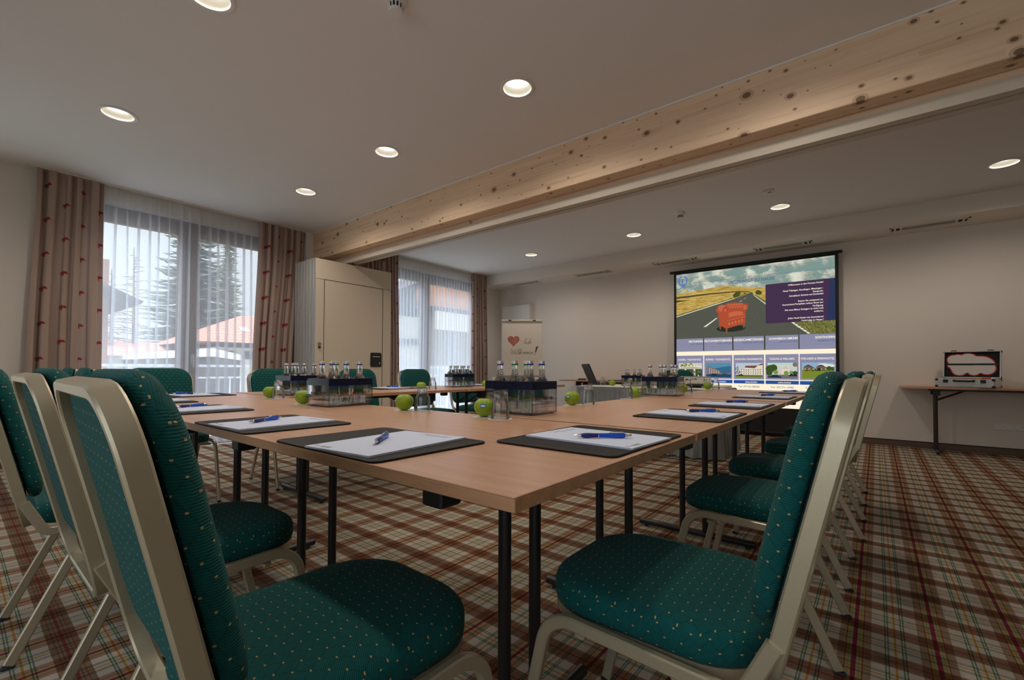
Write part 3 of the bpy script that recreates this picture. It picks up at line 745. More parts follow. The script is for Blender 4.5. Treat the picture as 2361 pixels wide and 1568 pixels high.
def make_pen():
    t = thing('ballpoint_pen', 'x', 'pen'); X = Matrix.Translation((0, 0, .0066)) @ Matrix.Rotation(PI / 2, 4, 'Y')
    L = lambda pr, m, n, par=t: (lambda b: (b.lathe([(r, z) for r, z in pr], m, 18, X, True, True), b.build(n, par))[1])(MB())
    L([(.0012, -.071), (.0022, -.066), (.0042, -.056), (.0044, -.053)], M['chrome'], 'tip')
    L([(.0046, -.053), (.0060, -.044), (.0062, -.034), (.0054, -.020), (.0053, -.012)], M['pennavy'], 'grip')
    L([(.0057, -.012), (.0057, -.010)], M['chrome'], 'ring')
    L([(.0053, -.010), (.0054, .004), (.0060, .025), (.0065, .044), (.0060, .053), (.0048, .055)], M['penblue'], 'barrel')
    L([(.0048, .055), (.0046, .060), (.0032, .061), (.0032, .070), (.0020, .072)], M['chrome'], 'clicker')
    b = MB(); b.sweep([(.054, 0, .0066 + .0055), (.052, 0, .0066 + .0085), (.02, 0, .0066 + .0078), (.016, 0, .0066 + .0066)], (0, 1, 0), .0045, .0012, M['chrome'], ch=.0003); b.build('clip', t)
    return t
PEN = make_pen()
q = PI / 2
SETS = [ # pad x, y, rz, where, pen centre, pen angle, paper offset (local), paper rot, pad visible name
    (-.93, .655, 0, 'at the left of the near table corner', (-.905, .640), math.radians(132), (.045, -.005), .10),
    (-1.505, .655, 0, 'second from the near corner along the near edge', (-1.515, .637), math.radians(118), (.02, -.005), .05),
    (-2.235, .655, 0, 'third along the near edge, left of the seam', (-2.31, .665), math.radians(112), (.02, .0), .02),
    (-2.93, .66, 0, 'at the left end of the near edge', None, 0, (.01, .0), .02),
    (-.565, 1.035, q, 'at the right of the near table corner', (-.527, 1.014), math.radians(40), (.0, -.012), -.04),
    (-.565, 1.825, q, 'second along the right row of tables', (-.545, 1.893), math.radians(42), (.01, .0), -.03),
    (-.565, 2.475, q, 'third along the right row of tables', (-.572, 2.565), math.radians(48), (.01, .0), -.02),
    (-.57, 3.36, q, 'fourth along the right row of tables', (-.563, 3.39), math.radians(56), (.0, .0), .0),
    (-.565, 4.20, q, 'farthest along the right row of tables', (-.538, 4.185), math.radians(44), (.0, .0), .0),
    (-3.41, .985, -q, 'before the green chair at the left window', (-3.45, .955), math.radians(222), (.0, .0), .03),
    (-3.41, 2.50, -q, 'before the cream partition panel', (-3.46, 2.56), math.radians(40), (.0, .0), .03),
    (-3.42, 3.72, -q, 'behind the far bottle box at the window', (-3.5, 3.62), math.radians(60), (.0, .0), .03)]
for i, (x, y, rz, wh, pc, pa, off, pr) in enumerate(SETS):
    if i == 0: p, s = PAD, PAPER; p.location = (x, y, T); p.rotation_euler.z = rz
    else: p = dup(PAD, (x, y, T), rz); s = dup(PAPER, (0, 0, 0))
    p['label'] = 'black leatherette desk pad ' + wh; p['group'] = 'desk pads'
    o = Matrix.Rotation(rz, 2) @ Vector(off)
    s.location = (x + o.x, y + o.y, T + .0044); s.rotation_euler.z = rz + pr; s['label'] = 'white note paper on the desk pad ' + wh; s['group'] = 'note papers on desk pads'
    if pc:
        k = PEN if i == 0 else dup(PEN, (0, 0, 0)); k.location = (*pc, T + .0086); k.rotation_euler.z = pa
        k['label'] = 'blue ballpoint pen on the paper ' + wh; k['group'] = 'blue pens on note papers'
# ------------------------------------------------------------------ apples, tumblers, coasters
def make_apple():
    t = thing('green_apple', 'x', 'apple'); b = MB(); prof = []
    for i in range(0, 25):
        a = -PI / 2 + PI * i / 24
        r = .0385 * math.cos(a) * (1 + .06 * math.sin(a)); z = .036 * math.sin(a)
        if a > 0: z -= .010 * math.exp(-(r / .011) ** 2)
        else: z += .006 * math.exp(-(r / .010) ** 2); r *= 1 - .10 * math.sin(-a) ** 2
        prof.append((max(r, .0004), z + .0348))
    rings = [[(r * math.cos(2 * PI * k / 40) * (1 + .018 * math.cos(5 * 2 * PI * k / 40) * (z < .025 or z > .055)), r * math.sin(2 * PI * k / 40) * (1 + .018 * math.cos(5 * 2 * PI * k / 40) * (z < .025 or z > .055)), z) for k in range(40)] for r, z in prof]
    b.loft(rings, M['apple'], True, True); b.build('flesh', t, smooth=180)
    b = MB(); b.tube([(0, 0, .058), (.001, 0, .064), (.003, .001, .0665)], [.0016, .0012, .0018], M['stem'], 6); b.build('stem', t)
    return t
AP = make_apple()
def sticker(apple, ang, zz=.043):
    """oval fruit sticker wrapped on the skin"""
    b = MB()
    def disc(w, h, lift, mat):
        rows = []
        for j in range(5):
            rr = j / 4; row = []
            for k in range(24):
                th = 2 * PI * k / 24; da, dz = w * rr * math.cos(th), h * rr * math.sin(th)
                z = zz + dz; a = math.asin(max(-1, min(1, (z - .0348) / .036))); R = .0385 * math.cos(a) * (1 + .06 * math.sin(a)) + lift
                row.append((R * math.cos(ang + da / R), R * math.sin(ang + da / R), z))
            rows.append(row)
        b.loft(rows[1:], mat, True, False)
    disc(.0125, .0085, .0006, M['sticker']); disc(.0092, .0038, .0010, M['stickerw'])
    return b.build('fruit_sticker', apple)
def make_tumbler():
    t = thing('water_tumbler', 'x', 'glass'); b = MB()
    # upside down: rim on the coaster, thick base on top
    outer = [(.0338, .0), (.0343, .002), (.0306, .056), (.0285, .063), (.0240, .070), (.0226, .076), (.0222, .0985), (.0208, .1005), (.004, .1005)]
    inner = [(.004, .089), (.0180, .089), (.0204, .085), (.0210, .076), (.0220, .070), (.0265, .062), (.0286, .055), (.0324, .002), (.0330, .0)]
    w_, g_ = M['tumblerwall'], M['tumbler']; b.lathe(outer, g_, 40, cap1=True, mats=[w_] * 5 + [g_] * 3); b.lathe(inner, g_, 40, cap0=True, mats=[g_] * 3 + [w_] * 5); b.lathe([(.0330, 0), (.0338, 0)], w_, 40)
    bmesh.ops.remove_doubles(b.bm, verts=b.bm.verts, dist=1e-5); b.build('glass_body', t, smooth=40)
    return t
TU = make_tumbler()
def make_coaster():
    b = MB(); pr = [(.0425 + .0012 * (k % 2)) for k in range(48)]
    o = [(r * math.cos(2 * PI * k / 48), r * math.sin(2 * PI * k / 48)) for k, r in enumerate(pr)]
    b.loft([[(x, y, 0) for x, y in o], [(x, y, .0012) for x, y in o]], M['coaster'], True, True); return tag(b.build('paper_coaster'), 'x', 'coaster')
CO = make_coaster(); FIRST = {}
def put(proto, loc, rz, label, group):
    if proto.name in FIRST: o = dup(proto, loc, rz)
    else: FIRST[proto.name] = 1; o = proto; o.location = loc; o.rotation_euler = (0, 0, rz)
    o['label'] = label; o['group'] = group; return o
FRUIT = [ # apple xy, tumbler xy, table z, where, sticker angle or None
    ((-1.130, 1.245), (-1.045, 1.235), T, 'in front of the largest bottle box', -.95),
    ((-1.560, 1.215), (-1.490, 1.255), T, 'near the middle of the nearest table', None),
    ((-1.172, 1.935), (-1.135, 2.030), T, 'right of the largest bottle box', -1.55),
    ((-1.195, 2.745), (-1.188, 2.610), T, 'left of the bottle box on the right row', -.45),
    ((-1.165, 3.545), (-1.155, 3.650), T, 'behind the bottle box on the right row', None),
    ((-1.195, 4.335), (-1.16, 4.46), T, 'at the far end of the right row before the screen', 2.6),
    ((-2.80, 1.20), (-2.73, 1.215), T, 'at left beside the leftmost bottle box', None),
    ((-2.20, 1.10), None, T, 'behind the left centre bottle box', -1.8),
    ((-2.95, 2.47), (-2.98, 2.62), T, 'on the window-side table before the far window', None),
    ((-2.95, 3.27), (-2.935, 3.37), T, 'right of the far bottle box', None),
    ((-2.52, 5.10), (-2.68, 5.16), PT, 'on the skirted table beside the laptop', None)]
for a, g_, z, wh, st in FRUIT:
    zz = z if z == T else z - .001
    ap = put(AP, (*a, zz + .0012), random.uniform(0, 6), 'green apple ' + wh, 'green apples at the places')
    put(CO, (*a, zz), 0, 'paper coaster under the apple ' + wh, 'white paper coasters')
    if st is not None:
        r = ap.rotation_euler.z; sticker(ap, st - r)
    if g_:
        put(TU, (*g_, zz + .0012), 0, 'upside-down clear tumbler ' + wh, 'upturned water glasses')
        put(CO, (*g_, zz), 0, 'paper coaster under the tumbler ' + wh, 'white paper coasters')
# ------------------------------------------------------------------ bottle boxes
def make_bottle(green):
    t = thing('water_bottle', 'x', 'bottle'); b = MB()
    up, lo = M['bottlegreen' if green else 'bottle'], M['bottlebodygreen' if green else 'bottlebody']
    pr = [(.002, .003), (.020, .001), (.0265, .003), (.028, .008), (.028, .100), (.0275, .108), (.0255, .118), (.0215, .128), (.0165, .136), (.0145, .143), (.0128, .165), (.0115, .184), (.0122, .186), (.0122, .190)]
    b.lathe(pr, up, 28, cap0=True, cap1=True, mats=[lo] * 5 + [up] * 8); b.build('glass_body', t, smooth=60)
    b = MB(); b.lathe([(.0128, .186), (.0136, .187), (.0138, .191)], M['capgreen' if green else 'capblue'], 24); r = None
    b.build('cap_ring', t)
    b = MB()
    for i, (z, r) in enumerate(((.190, .0138), (.1935, .0134), (.195, .0138), (.2005, .0138), (.2025, .0126), (.203, .002))):
        pass
    b.lathe([(.0137, .190), (.0137, .1935), (.0130, .1945), (.0138, .1955), (.0138, .2005), (.0126, .2030), (.002, .2032)], M['cap'], 28, cap1=True); b.build('cap', t)
    b = MB(); seg = 20
    def patch(z0, z1, a0, a1, mat, R=.0284):
        b.loft([[(R * math.cos(a0 + (a1 - a0) * k / seg), R * math.sin(a0 + (a1 - a0) * k / seg), z) for k in range(seg + 1)] for z in (z0, z1)], mat, closed=False)
    patch(.040, .052, .35, 2.79, M['lwhite']); patch(.052, .068, .35, 2.79, M['lgreen']); patch(.068, .092, .35, 2.79, M['lblue'])
    b.build('label', t, keepn=True)
    return t
BO = {0: make_bottle(False), 1: make_bottle(True)}
def make_carrier():
    t = thing('bottle_box', 'x', 'bottle box'); w, d, h = .119, .083, .126
    b = MB(); z0 = .006; e = .003
    for (c, s) in (((0, -d, (z0 + h) / 2), (2 * w, e, h - z0)), ((0, d, (z0 + h) / 2), (2 * w, e, h - z0)), ((-w, 0, (z0 + h) / 2), (e, 2 * d, h - z0)), ((w, 0, (z0 + h) / 2), (e, 2 * d, h - z0))): b.box(c, s, M['acrylic'])
    b.build('clear_walls', t, smooth=None)
    b = MB(); b.box((0, 0, z0), (2 * w + .004, 2 * d + .004, .005), M['acryledge'])
    for sx in (-1, 1):
        for sy in (-1, 1): b.box((sx * w, sy * d, (z0 + h) / 2), (.0034, .0034, h - z0), M['acryledge']); b.cyl((sx * (w - .014), sy * (d - .014), 0), (sx * (w - .014), sy * (d - .014), z0), .006, M['acryledge'], 10)
    b.build('floor_and_corners', t, smooth=None)
    b = MB(); zb, zt = h - .028, h + .004; o = rrect(-w - .003, w + .003, -d - .003, d + .003, .004, 2)
    b.loft([[(x, y, zb) for x, y in o], [(x, y, zt) for x, y in o]], M['navy'])
    # top plate with six round holes
    bm = b.bm; ed = []; 
    def loop(pts):
        v = [bm.verts.new(p) for p in pts]
        for i in range(len(v)): ed.append(bm.edges.new((v[i], v[(i + 1) % len(v)])))
    loop([(x, y, zt) for x, y in o])
    for i in (-1, 0, 1):
        for j in (-.5, .5): loop([(i * .0765 + .0305 * math.cos(2 * PI * k / 28), j * .080 + .0305 * math.sin(2 * PI * k / 28), zt) for k in range(28)])
    r = bmesh.ops.triangle_fill(bm, edges=ed, use_beauty=True)
    for f in r['geom']:
        if isinstance(f, bmesh.types.BMFace): f.material_index = b.mi(M['navy'])
    b.build('navy_rim', t, smooth=None)
    b = MB()
    for rz in (0, PI / 2, PI, -PI / 2):
        off = d + .0018 if rz in (0, PI) else w + .0018; k = 1.0 if rz in (0, PI) else .7
        X = Matrix.Rotation(rz, 4, 'Z') @ Matrix.Translation((0, -off, .045)) @ Matrix.Rotation(PI / 2, 4, 'X')
        for i, xx in enumerate((-.075, -.05, .012, .04, .062, .078)):
            rr = (.0055, .007, .0075, .005, .007, .006)[i]; b.lathe([(rr * .62 if i % 2 else .0005, 0), (rr, 0)], M['blackink'], 16, X @ Matrix.Translation((xx * k, .018, 0)))
        b.text('MINERALBRUNNEN', M['blackink'], X @ Matrix.Translation((0, .002, 0)), width=.15 * k, height=.005, align='CENTER')
        b.poly([(-.06 * k, -.004, 0), (.06 * k, -.004, 0), (.06 * k, -.0048, 0), (-.06 * k, -.0048, 0)], M['blackink'], X)
    b.build('printed_marks', t, smooth=None)
    return t
BX = make_carrier()
BOXES = [(-1.140, 1.478, T, 0, 'on the near table corner', 1, 'the largest bottle box', [(-1, .5)]), (-2.030, 1.200, T, PI / 2 + .08, 'at the middle of the near tables', 2, 'the bottle box at left centre', [(1, .5)]),
         (-3.045, 1.50, T, PI / 2 + .12, 'at left before the stacked partition', 0, 'the leftmost bottle box', [(1, .5)]), (-3.24, 3.20, T, PI / 2 - .25, 'on the window-side table before the far window', 9, 'the bottle box before the far window', []),
         (-1.160, 3.125, T, .05, 'on the right row of tables', 0, 'the bottle box on the right row', [(-1, .5)]), (-2.30, 5.22, PT - .001, .1, 'on the skirted presenter table', 4, 'the bottle box on the skirted table', [(0, -.5)])]
pos_name = {(-1, -.5): 'front left', (0, -.5): 'front middle', (1, -.5): 'front right', (-1, .5): 'rear left', (0, .5): 'rear middle', (1, .5): 'rear right'}
for x, y, z, rz, wh, gr, nm, miss in BOXES:
    put(BX, (x, y, z), rz, 'clear acrylic bottle box with navy rim ' + wh, 'acrylic bottle boxes')
    for n, (i, j) in enumerate([(-1, -.5), (0, -.5), (1, -.5), (-1, .5), (0, .5), (1, .5)]):
        if (i, j) in miss: continue
        green = (gr == 1 and (i, j) in ((0, -.5), (0, .5))) or (gr == 2 and (i, j) == (0, .5)) or (gr == 4 and j > 0 and i > -1) or (gr == 9 and (i, j) == (0, -.5))
        o = Matrix.Rotation(rz, 2) @ Vector((i * .0765, j * .080))
        # name the slot as the picture shows it
        d = Vector((o.x * .78 + o.y * .626, -o.x * .626 + o.y * .78))
        lr = ('leftmost' if d.x < -.055 else 'left of centre' if d.x < -.012 else 'central' if d.x < .012 else 'right of centre' if d.x < .055 else 'rightmost'); fb = 'nearer' if d.y < 0 else 'farther'
        put(BO[1 if green else 0], (x + o.x, y + o.y, z + .0088), random.uniform(.2, .9) + PI * .3, '%s %s-ringed water bottle, %s in %s' % (fb, 'green' if green else 'blue', lr, nm), 'water bottles in the acrylic boxes')
# ------------------------------------------------------------------ projection screen
def screen():
    YS = 7.20; t = thing('projection_screen', 'large lit projection screen hanging on the back wall, showing a slide', 'projection screen', (0, 0, 0))
    b = MB(); X0, X1, Z0, Z1 = -2.453, -.405, .400, 2.423
    b.box(((X0 + X1) / 2, YS + .004, (.06 + 2.455) / 2), (X1 - X0 + .075, .004, 2.455 - .06), M['screenblack']); b.build('masked_fabric', t, smooth=None)
    b = MB(); b.box(((-2.552 - .325) / 2, YS, 2.462), (2.552 - .325, .05, .034), M['screenblack'], bev=.006); b.build('top_bar', t)
    b = MB(); b.cyl((X0 - .05, YS + .002, .055), (X1 + .05, YS + .002, .055), .014, M['screenblack']); b.build('bottom_bar', t)
    b = MB(); lay = [0]
    S = .55
    E = {}
    def em(name, c, st=S, tex=None):
        if name not in E: E[name] = emit('slide_' + name, c, st, tex)
        return E[name]
    def cloudtex(g):
        x, y, z = g.xyz(g.coord()); v = g.n('ShaderNodeCombineXYZ', {0: x, 1: 0.0, 2: g.m('MULTIPLY', z, 1.7)}).outputs[0]
        n1 = g.noise(v, 4.2, 8, .6); n1.inputs['Distortion'].default_value = .25
        f = g.ramp(n1.outputs[0], [(.46, (0, 0, 0)), (.56, (1, 1, 1))])
        sh = g.noise(g.mapping(v, (1, 1, 1), (.03, 0, -.05)), 4.2, 4, .6)
        cl = g.ramp(sh.outputs[0], [(.45, (.42, .42, .35)), (.62, (.74, .77, .64))])
        return g.mix(f, (.22, .33, .30, 1), cl)
    def fieldtex(g):
        n1 = g.noise(g.mapping(g.coord(), (5, 1, 30)), 2.0, 5, .7)
        return g.ramp(n1.outputs[0], [(.3, (.30, .17, .03)), (.5, (.62, .42, .10)), (.7, (.86, .64, .22))])
    def grasstex(g):
        n1 = g.noise(g.mapping(g.coord(), (40, 1, 22)), 2.0, 4, .7)
        return g.ramp(n1.outputs[0], [(.3, (.05, .07, .015)), (.5, (.20, .20, .05)), (.75, (.50, .46, .20))])
    def roadtex(g):
        n1 = g.noise(g.coord(), 160, 2, .6); z = g.xyz(g.coord())[2]
        a = g.mix(n1.outputs[0], (.07, .075, .055, 1), (.15, .155, .125, 1))
        return a
    sky = em('sky', None, .85, cloudtex); fld = em('field', None, .75, fieldtex); gra = em('grass', None, .7, grasstex); road = em('road', None, .75, roadtex)
    whi = em('white', (.98, .86, .66), .95); dk = em('hedge', (.10, .075, .03), .8); tre = em('tree', (.08, .09, .02), .8); line = em('roadline', (.80, .80, .68), .85)
    lil = em('lilac', (.245, .245, .36), .95); pur = em('panel', (.060, .032, .075), .9); pur2 = em('panelblue', (.028, .038, .10), .9); bar = em('bar', (.022, .085, .34), .9); txt = em('text', (.98, .90, .76), 1.0); txb = em('textblue', (.06, .16, .27), .9)
    logo = em('logo', (.035, .10, .62), .9); star = em('star', (.86, .48, .04), .9); ttl = em('title', (.075, .12, .27), .9)
    r1 = em('red', (.52, .095, .04), .75); r2 = em('redlight', (.68, .16, .075), .75); r3 = em('reddark', (.26, .035, .015), .7); wood = em('leg', (.35, .13, .04), .7)
    def P(pts, m, k=1):
        lay[0] += k; y = YS + .0015 - lay[0] * .000012
        b.poly([(x, y, z) for x, z in pts], m)
    def R(x0, x1, z0, z1, m): P([(x0, z0), (x1, z0), (x1, z1), (x0, z1)], m)
    def TX(s, x, z, h, m, w=None, al='LEFT', off=0):
        lay[0] += 1; y = YS + .0015 - lay[0] * .000012
        X = Matrix.Translation((x, y, z)) @ Matrix.Rotation(PI / 2, 4, 'X'); b.text(s, m, X, width=w, height=h, align=al, off=off)
    def EL(cx, cz, rx, rz, m, a0=0, a1=2 * PI, n=24): P([(cx + rx * math.cos(a0 + (a1 - a0) * i / n), cz + rz * math.sin(a0 + (a1 - a0) * i / n)) for i in range(n)], m)
    R(X0, X1, 1.39, Z1, sky)
    # landscape
    P([(X0, 1.95), (X0, 2.118), (-2.25, 2.135), (-2.069, 2.148), (-1.9, 2.165), (-1.754, 2.171), (-1.603, 2.152), (-1.362, 2.109), (-1.2, 2.092), (-1.2, 1.95)], fld)
    P([(X0, 2.042), (X0, 2.072), (-1.962, 2.084), (-1.604, 2.078), (-1.4, 2.058), (-1.4, 2.046), (-1.604, 2.062), (-1.962, 2.062)], dk)
    P([(X0, 1.74), (X0, 2.03), (-1.962, 2.045), (-1.46, 2.04), (-1.40, 2.036), (-1.605, 1.969), (-1.858, 1.905)], fld)
    P([(X0, 1.985), (X0, 2.02), (-2.24, 2.005)], tre); P([(X0, 1.745), (X0, 1.785), (-1.858, 1.925), (-1.46, 2.03), (-1.40, 2.036)], gra)
    P([(X0, 1.39), (X0, 1.75), (-1.858, 1.905), (-1.605, 1.969), (-1.458, 2.014), (-1.40, 2.040), (-1.372, 2.040), (-1.353, 1.987), (-1.205, 1.853), (-.914, 1.591), (-.778, 1.483), (-.663, 1.39)], road)
    P([(-1.372, 2.04), (-1.36, 2.06), (-1.2, 2.075), (-1.2, 1.90), (-1.31, 1.975)], fld); P([(-1.353, 1.99), (-1.33, 2.0), (-1.2, 1.90), (-1.2, 1.865)], gra)
    for cx, cz, rr in ((-1.575, 2.025, .04), (-1.555, 2.04, .03), (-1.60, 2.015, .03), (-1.30, 2.03, .035), (-1.28, 2.02, .03), (-1.47, 2.03, .012)): EL(cx, cz, rr, rr * .95, tre, n=10)
    P([(X0, 1.752), (X0, 1.762), (-1.858, 1.914), (-1.605, 1.974), (-1.605, 1.968), (-1.858, 1.902)], line); P([(-1.353, 1.99), (-1.345, 1.99), (-1.2, 1.860), (-1.2, 1.845)], line)
    P([(-2.047, 1.577), (-2.007, 1.577), (-1.84, 1.702), (-1.862, 1.702)], line); P([(-1.545, 1.915), (-1.535, 1.915), (-1.50, 1.935), (-1.51, 1.935)], line); P([(-1.485, 1.95), (-1.478, 1.95), (-1.45, 1.97), (-1.455, 1.97)], line)
    P([(-.663, 1.39), (-.778, 1.483), (-.896, 1.60), (-.405, 1.60), (-.405, 1.39)], gra)
    for i in range(7): P([(-.90 + i * .033 + random.uniform(-.006, .006), 1.575 - i * .028), (-.865 + i * .033, 1.578 - i * .028), (-.845 + i * .033, 1.552 - i * .028), (-.875 + i * .033, 1.555 - i * .028)], line)
    # armchair
    EL(-1.66, 1.535, .20, .05, em('shadow', (.035, .036, .028), .7))
    for x, z in ((-1.805, 1.60), (-1.718, 1.535), (-1.485, 1.60)): P([(x - .016, z + .02), (x + .016, z + .02), (x + .007, z - .072), (x - .007, z - .072)], wood)
    P([(-1.838, 1.80), (-1.815, 1.60), (-1.728, 1.532), (-1.70, 1.53), (-1.695, 1.86)], r3); P([(-1.838, 1.80), (-1.818, 1.60), (-1.728, 1.535), (-1.728, 1.78)], r1)
    P([(-1.728, 1.533), (-1.466, 1.598), (-1.462, 1.80), (-1.728, 1.80)], r1)
    P([(-1.76, 1.86), (-1.72, 1.905), (-1.605, 1.915), (-1.49, 1.89), (-1.47, 1.86), (-1.49, 1.75), (-1.69, 1.75)], r1)
    for i in range(6):
        for j in range(2): EL(-1.69 + i * .036 + j * .018, 1.882 - j * .035, .017, .016, r2, n=8)
    for i in range(7): EL(-1.69 + i * .033, 1.845 - .002 * i, .003, .004, r3, n=6)
    P([(-1.69, 1.69), (-1.69, 1.765), (-1.60, 1.785), (-1.505, 1.775), (-1.492, 1.735), (-1.492, 1.70), (-1.60, 1.685)], r2); P([(-1.69, 1.665), (-1.69, 1.70), (-1.60, 1.715), (-1.492, 1.725), (-1.492, 1.70)], r1)
    P([(-1.71, 1.640), (-1.71, 1.655), (-1.47, 1.70), (-1.47, 1.685)], r2); P([(-1.71, 1.632), (-1.71, 1.640), (-1.47, 1.685), (-1.47, 1.678)], r3)
    for i in range(5): EL(-1.68 + i * .043, 1.605 + i * .010, .017, .026, r2, n=10); EL(-1.66 + i * .043, 1.61 + i * .010, .003, .024, r3, n=6)
    EL(-1.79, 1.825, .072, .068, r1); EL(-1.775, 1.84, .058, .050, r2); EL(-1.735, 1.80, .042, .062, r1); EL(-1.735, 1.80, .030, .046, r3); EL(-1.735, 1.80, .024, .038, r2)
    EL(-1.462, 1.835, .036, .050, r1); EL(-1.470, 1.83, .022, .034, r2); P([(-1.765, 1.79), (-1.705, 1.79), (-1.70, 1.60), (-1.728, 1.535), (-1.75, 1.60)], r1)
    # text panel
    R(-1.205, -.404, 1.579, 2.129, pur); P([(-.50, 1.579), (-.404, 1.579), (-.404, 2.129), (-.455, 2.129)], pur2); 
    for s, z, w in (('Willkommen in den Fortuna Hotels!', 2.080, .40), ('Hotel Tübingen, Reutlingen, Metzingen -', 2.002, .46), ('Riederich,', 1.964, .113), ('Schwäbisch Gmünd und Sonthofen', 1.928, .387), ('Reisen Sie entspannt an. ', 1.851, .283), ('Ausreichend Parkplätze stehen Ihnen zur', 1.813, .47),
                    ('Verfügung.', 1.774, .122), ('Die neue Messe Stuttgart ist nicht weit', 1.738, .438), ('entfernt.', 1.700, .103), ('Jedes Hotel bietet was besonderes!', 1.624, .405), ('Unterwegs zu Hause !', 1.586, .246)): TX(s, -.532, z, .0215, txt, w, 'RIGHT', .008)
    TX('UNTERWEGS ZU HAUSE', -1.693, 2.190, .046, ttl, .60, 'LEFT', .004); R(-2.19, -.41, 2.2625, 2.2655, ttl); R(-2.19, -2.187, 2.255, 2.295, ttl); TX('FORTUNA HOTELS', -2.183, 2.269, .014, ttl, .19)
    # laurel emblem with F and four stars
    cx, cz = -2.352, 2.303
    for sgn in (-1, 1):
        for i in range(11):
            a = math.radians(-98 + i * 16.5); r = .064 + .004 * math.sin(i); px, pz = cx + sgn * r * math.cos(a), cz + .013 + r * 1.12 * math.sin(a)
            for dd in (.55, -.45):
                tx, tz = -math.sin(a + dd) * sgn, math.cos(a + dd); P([(px, pz), (px + tx * .014 - tz * .005, pz + tz * .014 + tx * .005), (px + tx * .028, pz + tz * .028), (px + tx * .014 + tz * .005, pz + tz * .014 - tx * .005)], logo)
        P([(cx, cz - .075), (cx + sgn * .04, cz - .098), (cx + sgn * .034, cz - .104), (cx, cz - .083)], logo)
    fx, fz = cx, cz
    R(fx - .012, fx - .004, fz - .036, fz + .040, logo); R(fx - .022, fx + .024, fz + .034, fz + .040, logo); R(fx - .012, fx + .014, fz + .000, fz + .006, logo); R(fx - .020, fx + .004, fz - .040, fz - .035, logo); R(fx + .021, fx + .024, fz + .022, fz + .04, logo)
    for i in range(4):
        sx, sz = -2.405 + i * .0357, 2.170; P([(sx + (.017 if k % 2 == 0 else .007) * math.sin(k * PI / 5), sz + (.017 if k % 2 == 0 else .007) * math.cos(k * PI / 5)) for k in range(10)], star)
    # tiles
    R(X0, X1, Z0, 1.208, whi); R(X0, X1, 1.208, 1.41, em('olive', (.06, .065, .03), .7))
    cols = [(X0, -2.05), (-2.036, -1.641), (-1.625, -1.229), (-1.212, -.815), (-.803, X1)]
    hd = [('REUTLINGEN', 'CITY HOTEL', .205, .18), ('REUTLINGEN/TÜBINGEN', 'HOTEL FORTUNA', .385, .20), ('RIEDERICH/METZINGEN', 'ALBHOTEL FORTUNA', .385, .27), ('SCHWÄBISCH GMÜND', 'HOTEL FORTUNA', .345, .215), ('SONTHOFEN', 'FERIENHOTEL', .215, .185)]
    sub = [('BUSINESS - TAGUNGSHOTEL', .345), ('BUSINESS - TAGUNGSHOTEL', .345), ('WOHLFÜHL-TAGUNGSHOTEL', .36), ('TAGUNG & WELLNESS', .30), ('WELLNESS & FERIENHOTEL', .375)]
    tel = [None, 'Tel. 07121-3760', 'Tel. 07123-38030', 'Tel. 07171-1090', 'Tel. 08321-8080']
    for (x0, x1), (h1, h2, w1, w2), (s, ws), tl in zip(cols, hd, sub, tel):
        R(x0, x1, 1.212, 1.407, lil); R(x0, x1, 1.228, 1.231, em('lil2', (.34, .34, .44), .9)); TX(h1, x1 - .006, 1.346, .030, txt, w1, 'RIGHT', .014); TX(h2, x1 - .006, 1.304, .027, txb, w2, 'RIGHT', .008)
        R(x0, x1, .792, 1.144, lil); TX(s, (x0 + x1) / 2, 1.068, .026, txt, ws, 'CENTER', .004)
        R(x0, x1, .730, .779, bar); TX('online buchen', (x0 + x1) / 2 + .03, .748, .018, txt, .155, 'CENTER', .006); R((x0 + x1) / 2 - .047, (x0 + x1) / 2 + .107, .7415, .7435, txt)
        if tl: TX(tl, (x0 + x1) / 2 + .0, .675, .025, txb, .275, 'CENTER', .012)
    sb = em('psky', (.30, .48, .66), .8); sb2 = em('pdusk', (.04, .16, .30), .8); gr_ = em('pgrass', (.20, .26, .03), .85); wl = em('pwall', (.78, .70, .56), .85); dw = em('pdark', (.03, .035, .05), .8); asp = em('pasphalt', (.18, .17, .17), .8); wn = em('pwin', (.12, .10, .10), .8); rf = em('proof', (.20, .08, .06), .8); tg = em('ptree', (.05, .09, .02), .85); tg2 = em('ptree2', (.18, .30, .06), .9); nsk = em('night', (.02, .07, .16), .8); lit = em('plit', (.75, .45, .22), .85); cr = em('pcar', (.02, .025, .05), .8)
    ph = [(-2.417, -2.068), (-2.009, -1.659), (-1.598, -1.248), (-1.186, -.835), (-.778, -.426)]
    z0, z1 = .812, 1.026
    # entrance
    x0, x1 = ph[0]; R(x0, x1, z0, z1, wl)
    for i in range(46): EL(x0 + random.uniform(.02, .22), random.uniform(.972, 1.02), random.uniform(.006, .016), random.uniform(.006, .012), random.choice((tg2, tg2, tg, em('ptree3', (.62, .70, .36), .9))), n=7)
    TX('U TO', x1 - .105, .992, .024, em('pblue', (.10, .30, .52), .9), .10)
    P([(x0, .955), (x0 + .1, .968), (x1 - .1, .968), (x1, .950), (x1, .935), (x0, .938)], em('pcanopy', (.50, .46, .36), .85)); R(x0, x1, z0, .935, tg)
    for xx in (x0 + .09, x1 - .125): R(xx, xx + .025, z0, .94, wl)
    for i in range(9): R(x0 + .02 + i * .038, x0 + .022 + i * .038, z0, .93, lil)
    for i in range(14): EL(random.uniform(x0 + .02, x1 - .02), random.uniform(.82, .90), .012, .014, random.choice((tg2, dw, wl)), n=6)
